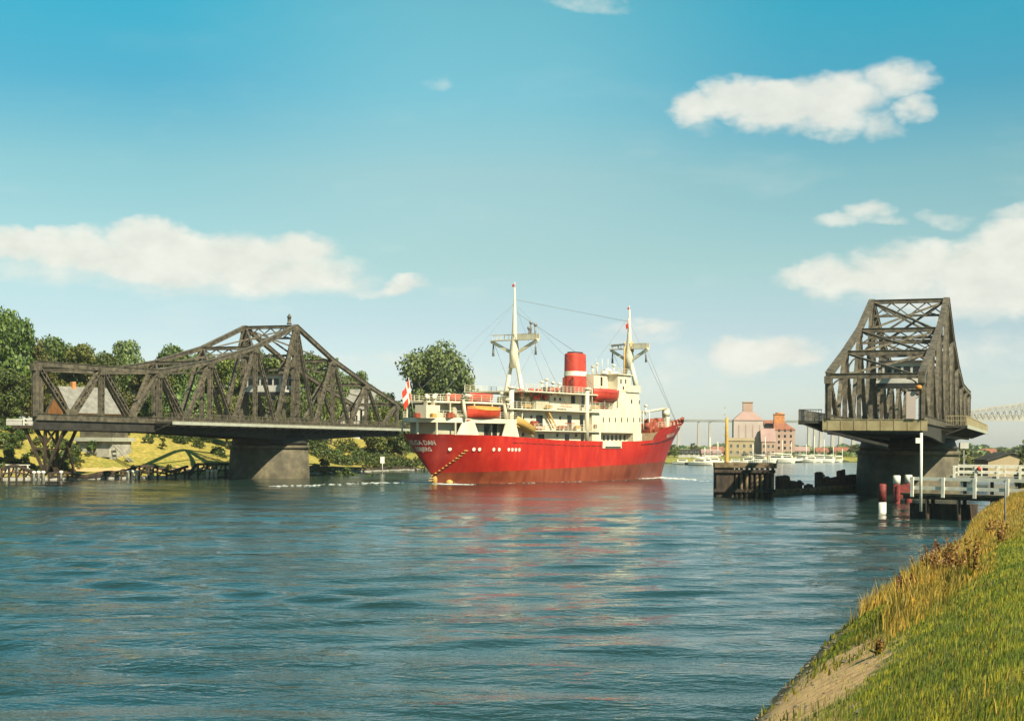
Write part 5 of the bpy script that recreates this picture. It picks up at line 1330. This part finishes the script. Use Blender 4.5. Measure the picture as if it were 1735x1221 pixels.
mb = MB(); mb.box(-w_/2+.2, -w_/2+4.8, 4.5, 9.5, hm_*.7, ht-1.0); mb.box(-w_/2-.1, -w_/2+5.1, 4.2, 9.8, ht-.99, ht-.7); mb.lathe([(1.9, ht-.69),(1.5, ht)], 8, c=(-w_/2+2.5, 7, 0)); mb.build('turret', M['brick'], mi)
for k in range(3):
    for j in range(4): mb = MB(); mb.box(-w_/2+1.6+k*2.6, -w_/2+2.5+k*2.6, -.05, -.004, 3+j*2.6, 4.2+j*2.6); mb.build('window', M['glass'], w1_)
# other far buildings
def fbox(name, px0, px1, pyt, Y, D, label, wall, roof, ridge=3.0, wins=(4, 1), cat='building', rz=R(-6)):
    x0, x1, z0, z1 = fb(px0, px1, pyt, 778, Y, D); w_ = x1-x0
    return house(name, (px0+px1)/2, Y, z0, w_, D, max(1.5, z1-z0-ridge), ridge, rz, label, wall, roof, wins=wins, chimney=0, cat=cat, door=False, ow=.3)
fbox('warehouse', 1234, 1278, 742, 618, 12, 'ochre warehouse in front of the pale silo', M['ochre_wall'], M['ochre_wall'], 1.2, (4, 2), 'warehouse')
fbox('mill_house', 1291, 1314, 726, 632, 12, 'brick house with steep grey-mauve roof between silo and mill', M['brick_hazed'], M['silo_roof'], 5.5, (3, 2), 'house')
fbox('town_house', 1296, 1312, 712, 662, 8, 'haze-pale brick building squeezed behind the steep-roofed house', M['brick_hazed'], M['roof_red'], 2.5, (2, 3), 'house')
fbox('harbour_shed', 1150, 1186, 762, 560, 10, 'long low shed with a dark roof just right of the ship bow', M['plaster'], M['steel_dark'], 1.4, (4, 1), 'shed')
fbox('harbour_shed', 1190, 1222, 765, 585, 10, 'low cream shed between the dark-roofed shed and the post', M['silo'], M['silo_roof'], 1.5, (3, 1), 'shed')
fbox('town_house', 1348, 1372, 757, 690, 9, 'small pale house right of the brick mill', M['silo'], M['silo_roof'], 2.0, (3, 1), 'house')
fbox('town_house', 1384, 1404, 760, 700, 9, 'small cream house under the opened bridge end', M['plaster'], M['roof_red'], 2.0, (2, 1), 'house')
fbox('town_house', 1415, 1440, 764, 720, 9, 'low reddish-roofed house left of the dark pier', M['ochre_wall'], M['roof_red'], 2.2, (3, 1), 'house')
fbox('town_house', 1206, 1226, 757, 640, 9, 'pale gabled house left of the ochre warehouse', M['plaster'], M['roof_red'], 2.4, (2, 2), 'house')
fbox('town_house', 1668, 1690, 764, 700, 9, 'distant pale house behind the boathouse', M['plaster'], M['roof_red'], 2.2, (2, 1), 'house')
for i, (px, py, Y_, w_) in enumerate([(1143, 752, 560, 26), (1176, 750, 700, 20), (1186, 757, 620, 18), (1212, 752, 690, 16), (1262, 768, 606, 14), (1366, 756, 720, 26), (1378, 762, 660, 18), (1404, 758, 730, 30), (1430, 757, 740, 34), (1448, 752, 700, 30), (1455, 762, 650, 22), (1132, 756, 580, 24), (1650, 760, 700, 40), (1690, 758, 760, 50), (1726, 756, 780, 40)]):
    lbs = ['dark tree on the harbour shore right beside the ship bow', 'small far tree under the first high-bridge pier', 'far tree between the two left high-bridge piers', 'far tree left of the tall post', 'low tree in front of the ochre warehouse',
           'far tree right of the brick mill', 'low dark tree right of the small pale house', 'far tree below the opened bridge end', 'far tree group member near the dark pier', 'green tree touching the left edge of the dark pier', 'low yellow-green tree by the water left of the dark pier', 'tree partly hidden by the ship bow',
           'far tree right of the dark pier, over the water', 'wide far tree behind the boathouse roof', 'far tree at the right edge behind the boathouse']
    small_tree('R', px, py, Y_, w_, lbs[i], 'small trees around the far harbour')
# a far wooded skyline
def wood(name, px0, px1, pyt, Y, n_, label=None):
    V, F = [], []; g = np.random.default_rng(abs(int(px0))+3); k = 0
    for i in range(n_):
        px = g.uniform(px0, px1); q = at(px, 700, Y + g.uniform(0, 60)); zt = at(px, pyt + 3.5*math.sin(px*.06) + 2*math.sin(px*.21), Y).z
        z0 = 2.5; zz = z0 + (zt-z0)*g.uniform(0, 1)**.7; s_ = Y*.0016*g.uniform(.5, 1.3); t_ = g.normal(size=3); t_ /= np.linalg.norm(t_); b_ = np.cross(t_, g.normal(size=3)); b_ /= np.linalg.norm(b_)
        c_ = np.array([q.x, q.y, zz]); V += [c_-t_*s_, c_-b_*s_, c_+t_*s_, c_+b_*s_]; F.append((k, k+1, k+2, k+3)); k += 4
    return tag(npmesh(name, np.array(V), np.array(F), M['leaf3']), kind='stuff')
wood('far_woods', -100, 1800, 758, 1500, 16000); wood('shore_scrub', 1120, 1470, 771, 640, 2500); wood('shore_scrub', 1640, 1760, 768, 640, 1200)
# yachts
def yacht(px, pyw, Lm, mast_top, label, cabin=True, heel=0, rz=0, hullm='white'):
    x, y = wl(px, pyw); y = min(y, 610); q = at(px, 700, y); root = empty('moored_yacht', (q.x, y, 0), rz, label, 'yacht', 'boats moored in the far harbour')
    mb = MB(); rr = []
    for f in np.linspace(-1, 1, 9):
        w_ = Lm*.15*(1-max(0, f)**2.2)*(1 if f > 0 else 1-.35*f*f)+.02; h_ = Lm*.11*(1+.35*max(0,f)**2)
        rr.append([(f*Lm/2*(1+0*f), -w_, h_), (f*Lm/2*.93, -w_*.8, .2), (f*Lm/2*.9, 0, -.4), (f*Lm/2*.93, w_*.8, .2), (f*Lm/2, w_, h_)])
    vs = [p_ for r_ in rr for p_ in r_]; fs = [(i*5+k, (i+1)*5+k, (i+1)*5+k+1, i*5+k+1) for i in range(8) for k in range(4)] + [(i*5, i*5+4, (i+1)*5+4, (i+1)*5) for i in range(8)]
    mb.add(vs, fs); mb.add(rr[0], [(0,1,2,3,4)]); mb.build('hull', M[hullm], root)
    if cabin:
        mb = MB(); mb.box(-Lm*.28, Lm*.12, -Lm*.09, Lm*.09, Lm*.105, Lm*.21); cb = mb.build('cabin', M['white'], root)
        mb = MB(); mb.box(-Lm*.22, Lm*.08, -Lm*.093, -Lm*.0902, Lm*.15, Lm*.19); mb.build('window', M['glass'], cb)
    if mast_top:
        zt = at(px, mast_top, y).z; mb = MB(); mb.tube([(.1*Lm, 0, Lm*.1), (.1*Lm, 0, zt)], [.16, .11], 6); mb.build('mast', M['white'], root)
        mb = MB(); mb.tube([(.1*Lm, 0, Lm*.26), (-.4*Lm, 0, Lm*.27)], .2, 6); mb.build('boom', M['white'], root)
ys_ = [(1160, 786.5, 8, None, 'small white motorboat nearest the ship bow', 'white'), (1176, 787, 6, None, 'black workboat below the dark-roofed shed', 'black'), (1190, 788, 9, 757, 'white yacht right of the black workboat', 'white'),
       (1199, 787, 9, 741, 'tall-masted white yacht between the high-bridge piers', 'white'), (1212, 786.5, 10, 748, 'white yacht just left of the ochre post', 'white'), (1221, 786, 8, None, 'cream cabin boat touching the post', 'white'),
       (1250, 785, 8, None, 'white boat behind the dolphin railing', 'white'), (1272, 784.5, 9, 752, 'yacht in front of the ochre warehouse', 'white'), (1292, 784, 11, 740, 'large white yacht below the pale silo', 'white'),
       (1303, 783.8, 7, None, 'dark small boat beside the large white yacht', 'black'), (1320, 783.5, 13, 745, 'long white yacht in front of the brick mill', 'white'), (1336, 783, 12, 748, 'white yacht right of the long one', 'white'),
       (1349, 783.2, 5, None, 'tiny black boat below the right edge of the mill', 'black'), (1362, 783, 11, 752, 'white yacht under the bridge walkway tip', 'white'), (1376, 783, 10, 738, 'white yacht with the tallest mast beneath the opened bridge', 'white'),
       (1392, 783, 11, 744, 'white cruiser below the bridge end plate', 'white'), (1408, 782.5, 10, 756, 'pale yacht farther right below the bridge', 'white'), (1424, 782, 9, 760, 'rightmost pale yacht, left of the dark pier', 'white')]
for px, py, Lm, mt, lb, hm_ in ys_: yacht(px, py, Lm, mt, lb, Lm > 6.5, rz=random.uniform(-.5, .3), hullm=hm_)

# ------------------------------------------------------------------ railway high bridge far behind
HB = empty('high_level_bridge', (0, 2250, 0), 0, 'very distant high-level railway bridge on tall piers across the horizon', 'bridge')
def hbx(px): return at(px, 700, 2250).x
zt = at(1300, 711.5, 2250).z; zb_ = at(1300, 716, 2250).z
zd0, zd1 = at(1140, 711, 2250).z, at(1700, 712, 2250).z
mb = MB(); xa, xb = hbx(640), hbx(1660)
mb.box(xa, xb, -4, 4, zt-3.6, zt); mb.build('deck', M['farsteel'], HB)
mb = MB(); xs = np.linspace(xa, xb, 90)
for a_, b_ in zip(xs, xs[1:]): mb.beam((a_, -4.1, zt-3.4), (b_, -4.1, zt-.2), .5, .4)
mb.build('lattice', M['farsteel'], HB)
def hpier(px, w_, zt_): 
    mb = MB(); x = hbx(px); h_ = zt_ - 3.61
    mb.add([(x-w_*.62,-4,-2),(x+w_*.62,-4,-2),(x+w_*.62,4,-2),(x-w_*.62,4,-2),(x-w_*.42,-3,h_),(x+w_*.42,-3,h_),(x+w_*.42,3,h_),(x-w_*.42,3,h_)], [(0,3,2,1),(4,5,6,7),(0,1,5,4),(1,2,6,5),(2,3,7,6),(3,0,4,7)])
    mb.build('bridge_tower', M['farstone'], HB)
for px in (700, 760, 820, 880, 940, 1000, 1060, 1120, 1150, 1184, 1203, 1262, 1322, 1371, 1381, 1391, 1411, 1424, 1446): hpier(px, 3.8 if px < 1371 else 4.6, zt)
# main girder rising at the right
mb = MB(); n_ = 26; P0 = []
for i in range(n_+1):
    px = 1636 + (1900-1636)*i/n_; f = i/n_; x = hbx(px); top = at(px, 698 - 17*min(1, f*2.2)**.8, 2250).z; P0.append((x, top))
zb1 = at(1680, 712, 2250).z
for (xa_, ta), (xb_, tb) in zip(P0, P0[1:]):
    mb.beam((xa_, -5, ta), (xb_, -5, tb), 2.4, 2.4, side=(0,1,0)); mb.beam((xa_, -5, zb1), (xb_, -5, zb1), 2.4, 2.2, side=(0,1,0))
    mb.beam((xa_, -5, zb1), (xb_, -5, tb), 1.1); mb.beam((xa_, -5, ta), (xb_, -5, zb1), 1.1); mb.beam((xb_, -5, zb1), (xb_, -5, tb), 1.2)
    mb.beam((xa_, 5, ta), (xb_, 5, tb), 2.4, 2.4, side=(0,1,0)); mb.beam((xa_, 5, zb1), (xb_, 5, ta), 1.4); mb.beam((xa_, 5, ta), (xb_, 5, zb1), 1.1)
mb.build('main_truss', M['farstone'], HB)
mb = MB(); mb.box(hbx(1636), hbx(1900), -4.6, 4.6, zb1+.5, zb1+9); mb.build('deck', M['farstone'], HB)
hpier(1900, 14, zb1)

# ------------------------------------------------------------------ near bank grass
def blades(name, n_, region, hh_, ww, m_, dens=None, lean=.35, seed=1):
    g = np.random.default_rng(seed); Yv = region['y'](g, n_); dd_ = region['d'](g, n_)
    # position from shoreline offset: interpolate along the near shore
    sy = np.array([p_[1] for p_ in SH[3:13]], float); sxp = np.array([p_[0] for p_ in SH[3:13]], float)
    Xv = np.interp(Yv, sy, sxp) + dd_
    vis = (np.abs(Xv) < Yv*.40+3) & (Xv > -6)
    Xv, Yv = Xv[vis], Yv[vis]; Hv, Dv = terrain(Xv, Yv)
    if dens is not None: k_ = g.random(len(Xv)) < dens(Xv, Yv, Dv, g); Xv, Yv, Hv, Dv = Xv[k_], Yv[k_], Hv[k_], Dv[k_]
    N = len(Xv); h_ = hh_(Xv, Yv, Dv, g); a_ = g.uniform(0, 6.28, N); w_ = ww*(.6+.8*g.random(N))*np.clip(Yv/28, .8, 2.6)
    la = g.uniform(0, 6.28, N); ll = lean*g.random(N)*h_
    bx, by = np.cos(a_)*w_/2, np.sin(a_)*w_/2; dx, dy = np.cos(la)*ll + h_*.12, np.sin(la)*ll
    V = np.zeros((N, 5, 3))
    V[:,0] = np.stack([Xv-bx, Yv-by, Hv-.03], 1); V[:,1] = np.stack([Xv+bx, Yv+by, Hv-.03], 1)
    V[:,2] = np.stack([Xv+bx*.7+dx*.45, Yv+by*.7+dy*.45, Hv+h_*.6], 1); V[:,3] = np.stack([Xv-bx*.7+dx*.45, Yv-by*.7+dy*.45, Hv+h_*.6], 1)
    V[:,4] = np.stack([Xv+dx, Yv+dy, Hv+h_], 1)
    o = np.arange(N)[:, None]*5
    T = np.concatenate([o+[0,1,2], o+[0,2,3], o+[3,2,4]], 0)
    return tag(npmesh(name, V.reshape(-1,3), T, m_), kind='stuff')
def ylog(a_, b_): return lambda g, n_: np.exp(g.uniform(math.log(a_), math.log(b_), n_))
patch = lambda x, y: noise2(x, y, .55, 77)
blades('short_grass', 260000, {'y': ylog(12, 75), 'd': lambda g, n_: g.uniform(1.0, 16, n_)}, lambda x, y, d, g: .045+.085*g.random(len(x))**1.5*(1+.9*patch(x,y)), .016, M['grassg'],
       dens=lambda x, y, d, g: np.clip(sst(2.2, 4.2, d + 1.8*patch(x,y)) + sst(34, 44, y), .04, 1))
blades('short_dry_grass', 40000, {'y': ylog(13, 120), 'd': lambda g, n_: g.uniform(1.5, 12, n_)}, lambda x, y, d, g: .10+.16*g.random(len(x)), .014, M['grassy'],
       dens=lambda x, y, d, g: np.clip(.12+.9*patch(x,y) + sst(38, 60, y)*.7, .02, 1)*np.clip(sst(3.0, 4.6, d)+sst(38, 46, y), .04, 1))
blades('tall_dry_grass', 120000, {'y': ylog(27, 150), 'd': lambda g, n_: .5 + 5.0*g.random(n_)**1.15}, lambda x, y, d, g: (.35+.70*g.random(len(x)))*sst(24, 42, y)*sst(6.0, 2.5, d)*(1-.35*sst(55, 80, y)), .020, M['grassy'],
       dens=lambda x, y, d, g: np.clip(.65+1.3*patch(x*1.0,y) + sst(55, 80, y), 0, 1)*np.clip(sst(46, 60, y) + sst(31, 40, y)*sst(2.2, 3.4, d), 0, 1), lean=.5, seed=4)
blades('bank_weeds', 26000, {'y': ylog(16, 100), 'd': lambda g, n_: .2 + 2.6*g.random(n_)}, lambda x, y, d, g: .06+.20*g.random(len(x))**2, .035, M['grassg'],
       dens=lambda x, y, d, g: np.clip(-.05+1.5*noise2(x, y, 1.6, 9), 0, 1)*(.30 + sst(34, 46, y)), lean=.6, seed=6)
# individual dock plants
def dock_plant(px, Y, dd_, h_, label, seed):
    sx_ = float(np.interp(Y, [p_[1] for p_ in SH[3:13]], [p_[0] for p_ in SH[3:13]])); x = at(px, 700, Y).x if px else sx_ + dd_
    g = np.random.default_rng(seed); root = empty('dock_plant', (x, Y, th(x, Y)-.02), 0, label, 'plant', 'tall brown dock plants on the near bank')
    mb = MB(); V = []; F = []
    for k in range(7):
        a_ = g.uniform(0, 6.28); l_ = g.uniform(.05, .35)*h_; hh = h_*g.uniform(.65, 1.05); base = (g.normal()*.05, g.normal()*.05, 0)
        tip = (base[0]+math.cos(a_)*l_, base[1]+math.sin(a_)*l_, hh); mb.tube([base, ((base[0]*.6+tip[0]*.4), (base[1]*.6+tip[1]*.4), hh*.5), tip], [.018, .014, .008], 5)
        for q_ in range(34):
            f = .30 + .7*g.random(); c_ = np.array([base[i_]+(tip[i_]-base[i_])*f for i_ in range(3)]) + g.normal(size=3)*np.array([.02,.02,.02])*h_/1.1*(1.4-f)*2
            t_ = g.normal(size=3); t_ /= np.linalg.norm(t_); b_ = np.cross(t_, g.normal(size=3)); b_ /= np.linalg.norm(b_); s_ = .035*g.uniform(.6, 1.4); k0 = len(V)
            V += [c_-t_*s_, c_-b_*s_, c_+t_*s_, c_+b_*s_]; F.append((k0, k0+1, k0+2, k0+3))
    mb.build('stem', M['dock'], root); npmesh('seed_head', np.array(V), np.array(F), M['dock'], False, root)
    V = []; F = []
    for k in range(14):
        a_ = g.uniform(0, 6.28); L_ = g.uniform(.2, .4); d_ = np.array([math.cos(a_), math.sin(a_), g.uniform(.2, .8)])*L_; s_ = np.array([-math.sin(a_), math.cos(a_), 0])*.06; k0 = len(V)
        V += [np.zeros(3), d_*.5+s_, d_, d_*.5-s_]; F.append((k0, k0+1, k0+2, k0+3))
    npmesh('leaf', np.array(V), np.array(F), M['grassg'], False, root)
dk = [(1577, 46, 1.15, 'leftmost tall brown dock plant on the bank edge'), (1590, 44, .95, 'brown dock plant just right of the leftmost tall one'), (1611, 41, 1.35, 'tallest brown dock plant, upright in the middle of the row'),
      (1626, 40, 1.0, 'short bushy dock plant right of the tallest one'), (1648, 38, 1.2, 'rightmost dark brown dock plant standing in green grass'), (1547, 40, .8, 'low brown dock plant near the sandy patch'),
      (1528, 44, .75, 'brown dock plant closest to the water, low on the bank'), (1560, 56, 1.3, 'dock plant in the dry grass above the low ones'), (1585, 62, 1.3, 'tall dock plant among the dry grass on the crest'), (1680, 60, 1.1, 'dock plant far back in the yellow grass at the right'),
      (1492, 31, .32, 'small brown weed between sand and green grass'), (1700, 48, .9, 'reddish dock plant at the right side of the dry grass')]
for i, (px, Y_, h_, lb) in enumerate(dk): dock_plant(px, Y_, 0, h_, lb, 50+i)
# stones and clods on the sandy patch
g = np.random.default_rng(12); V = []; F = []
for i in range(420):
    y = float(np.exp(g.uniform(math.log(16), math.log(60)))); x = float(np.interp(y, [p_[1] for p_ in SH[3:13]], [p_[0] for p_ in SH[3:13]])) + float(g.uniform(-.1, .9) if g.random() < .6 else g.uniform(0, 4.0)); z = th(x, y); s_ = g.uniform(.02, .09); k0 = len(V)
    for (a_, b_, c_) in ((1,0,0),(0,1,0),(-1,0,0),(0,-1,0),(0,0,1),(0,0,-1)): V.append((x + a_*s_*g.uniform(.7,1.4), y + b_*s_*g.uniform(.7,1.4), z + c_*s_*g.uniform(.4,.9)))
    F += [(k0,k0+1,k0+4),(k0+1,k0+2,k0+4),(k0+2,k0+3,k0+4),(k0+3,k0,k0+4),(k0+1,k0,k0+5),(k0+2,k0+1,k0+5),(k0+3,k0+2,k0+5),(k0,k0+3,k0+5)]
tag(npmesh('pebbles', np.array(V), np.array(F), mat('pebble', (.05,.045,.035), (.22,.19,.13), 4, .8), False), kind='stuff')

# ------------------------------------------------------------------ sun and sky
EL, AZ = R(42), math.atan2(-.80, .60)       # azimuth measured from +x
sdir = Vector((math.cos(EL)*math.cos(AZ), math.cos(EL)*math.sin(AZ), math.sin(EL)))
sl = bpy.data.lights.new('sun', 'SUN'); so = bpy.data.objects.new('sun', sl); COL.objects.link(so)
sl.energy = 5.0; sl.angle = R(.5); sl.color = (1, .90, .70); so.rotation_euler = sdir.to_track_quat('Z', 'Y').to_euler()
W = bpy.data.worlds.new('World'); C.world = W; W.use_nodes = True; W.cycles.sampling_method = 'MANUAL'; W.cycles.sample_map_resolution = 256
n, l = W.node_tree.nodes, W.node_tree.links; bg = n['Background']
sky = n.new('ShaderNodeTexSky'); sky.sky_type = 'NISHITA'; sky.sun_disc = False; sky.sun_elevation = EL
sky.sun_rotation = math.atan2(sdir.x, sdir.y); sky.air_density = 1.0; sky.dust_density = .6; sky.ozone_density = 2.0
tc = n.new('ShaderNodeTexCoord'); sx = n.new('ShaderNodeSeparateXYZ'); l.new(tc.outputs['Generated'], sx.inputs[0])
az = mth(n, l, 'ARCTAN2', sx.outputs['X'], sx.outputs['Y']); el = mth(n, l, 'ARCSINE', sx.outputs['Z'])
skyc = n.new('ShaderNodeMix'); skyc.data_type = 'RGBA'; skyc.blend_type = 'MULTIPLY'; skyc.inputs[0].default_value = 1
l.new(sky.outputs[0], skyc.inputs[6]); e22 = mth(n, l, 'MULTIPLY', el, 2.2, clamp=True)
tint = mixc(n, l, srange(n, l, mth(n, l, 'ABSOLUTE', mth(n, l, 'ADD', az, .02)), .02, .24), ramp(n, l, e22, SKYT, 1), ramp(n, l, e22, SKYS, 1))
l.new(tint, skyc.inputs[7])
uv = n.new('ShaderNodeCombineXYZ'); l.new(az, uv.inputs[0]); l.new(el, uv.inputs[1])
def dn(sc, det, sxy=(1, 1), off=0.):
    mp = n.new('ShaderNodeMapping'); mp.inputs['Scale'].default_value = (sc*sxy[0], sc*sxy[1], 1); mp.inputs['Location'].default_value = (off, off*1.7, 0)
    l.new(uv.outputs[0], mp.inputs[0]); z = n.new('ShaderNodeTexNoise'); z.inputs['Scale'].default_value = 1; z.inputs['Detail'].default_value = det; z.inputs['Roughness'].default_value = .6
    l.new(mp.outputs[0], z.inputs['Vector']); return z.outputs['Fac']
wa = mth(n, l, 'SUBTRACT', dn(16, 4, (1, 1.6)), .5); wb = mth(n, l, 'SUBTRACT', dn(16, 4, (1, 1.6), 5.), .5)
azw = mth(n, l, 'ADD', az, mth(n, l, 'MULTIPLY', wa, .05)); elw = mth(n, l, 'ADD', el, mth(n, l, 'MULTIPLY', wb, .035))
CL = [ # px, py, half width px, half height px, strength
 (40,418,95,28,1.0),(85,400,45,16,.9),(150,430,120,34,1.0),(265,405,60,24,1.1),(290,440,150,42,1.1),(400,440,120,40,1.0),(505,425,70,30,1.0),(480,465,130,34,.9),(560,478,90,18,.6),(640,492,70,10,.5),(690,488,38,12,.75),(350,480,220,26,.5),
 (1180,182,48,26,1.0),(1245,165,60,30,1.0),(1320,178,80,34,1.1),(1400,180,80,44,1.1),(1375,215,60,20,.6),(1450,168,60,30,.8),(1520,138,56,32,.8),(1560,180,36,22,.75),(1500,205,40,20,.6),(1200,212,30,14,.4),
 (1440,372,50,14,.6),(1475,362,34,16,.7),(1500,378,30,9,.45),(1600,368,44,10,.45),(1715,365,40,16,.6),
 (1370,472,50,18,.8),(1450,470,90,32,.95),(1540,455,80,40,1.0),(1585,435,50,30,.9),(1650,450,70,44,1.0),(1710,420,60,48,1.1),(1700,490,110,44,1.0),(1560,500,120,26,.6),
 (1255,592,40,20,.9),(1310,595,62,26,1.05),(1360,608,42,16,.9),(1290,612,80,14,.7),(1060,560,38,15,.5),(1105,562,46,14,.65),(1080,572,80,12,.4),
 (745,138,26,14,.22),(1000,8,60,10,.4),(1780,440,70,60,.9),(1640,520,120,22,.6),(100,460,160,26,.5),
 (660,610,60,14,.4),(560,620,120,18,.35),(900,640,220,26,.35),(1180,620,120,30,.35),(1650,600,200,40,.4),
 (-330,430,200,40,1),(2200,380,260,60,1),(2300,180,160,40,.9),(-600,250,150,40,.8)]
acc = None
uvw = n.new('ShaderNodeCombineXYZ'); l.new(azw, uvw.inputs[0]); l.new(elw, uvw.inputs[1])
for px, py, a_, b_, s_ in CL:
    q = at(px, py, 1000) - Vector((0, 0, EYE)); A0 = math.atan2(q.x, q.y); E0 = math.asin(q.z/q.length)
    kx, ky = FPX/(a_*1.35), FPX/(b_*1.35)
    vm = n.new('ShaderNodeVectorMath'); vm.operation = 'MULTIPLY_ADD'; l.new(uvw.outputs[0], vm.inputs[0]); vm.inputs[1].default_value = (kx, ky, 0); vm.inputs[2].default_value = (-A0*kx, -E0*ky, 0)
    dp_ = n.new('ShaderNodeVectorMath'); dp_.operation = 'DOT_PRODUCT'; l.new(vm.outputs[0], dp_.inputs[0]); l.new(vm.outputs[0], dp_.inputs[1])
    w_ = mth(n, l, 'MULTIPLY_ADD', dp_.outputs['Value'], -s_, s_)
    acc = mth(n, l, 'MAXIMUM', w_, 0.) if acc is None else mth(n, l, 'MAXIMUM', acc, w_)
det = dn(34, 7, (1, 1.5), 2.); dens = mth(n, l, 'ADD', acc, mth(n, l, 'MULTIPLY', mth(n, l, 'SUBTRACT', det, .5), .75))
cm = mth(n, l, 'MULTIPLY', srange(n, l, dens, .06, .85), srange(n, l, acc, .0, .18))
wisp = mth(n, l, 'MULTIPLY', srange(n, l, dn(7, 6, (1, 3.2), 9.), .52, .78), srange(n, l, el, .34, .02, 0., .30))
cloudc = ramp(n, l, det, [(.3, CLO1), (.65, CLO2)], 1)
f1 = mixc(n, l, mth(n, l, 'MULTIPLY', wisp, .8), skyc.outputs[2], CLO2)
f2 = mixc(n, l, mth(n, l, 'MULTIPLY', cm, .86), f1, cloudc)
l.new(f2, bg.inputs[0]); bg.inputs[1].default_value = SKS
# haze over the far distance
if HAZE:
    mb = MB(); mb.box(-1400, 2200, -80, 2330, -11, 62); hz_ = mb.build('haze', []) if False else None
    me = bpy.data.meshes.new('haze'); me.from_pydata(mb.v, [], mb.f); hm2 = bpy.data.materials.new('haze_air'); hm2.use_nodes = True
    nn_ = hm2.node_tree.nodes; nn_.remove(nn_['Principled BSDF']); pv = nn_.new('ShaderNodeVolumePrincipled'); pv.inputs['Color'].default_value = (.82, .92, .94, 1); pv.inputs['Density'].default_value = HAZE; pv.inputs['Anisotropy'].default_value = .2
    hm2.node_tree.links.new(pv.outputs[0], nn_['Material Output'].inputs['Volume']); me.materials.append(hm2)
    ho = bpy.data.objects.new('haze', me); COL.objects.link(ho); ho['kind'] = 'stuff'
C.view_settings.view_transform = 'Standard'; C.view_settings.look = 'None'; C.view_settings.gamma = 1; C.view_settings.exposure = EXPO
C.cycles.volume_bounces = 0; C.cycles.max_bounces = 8
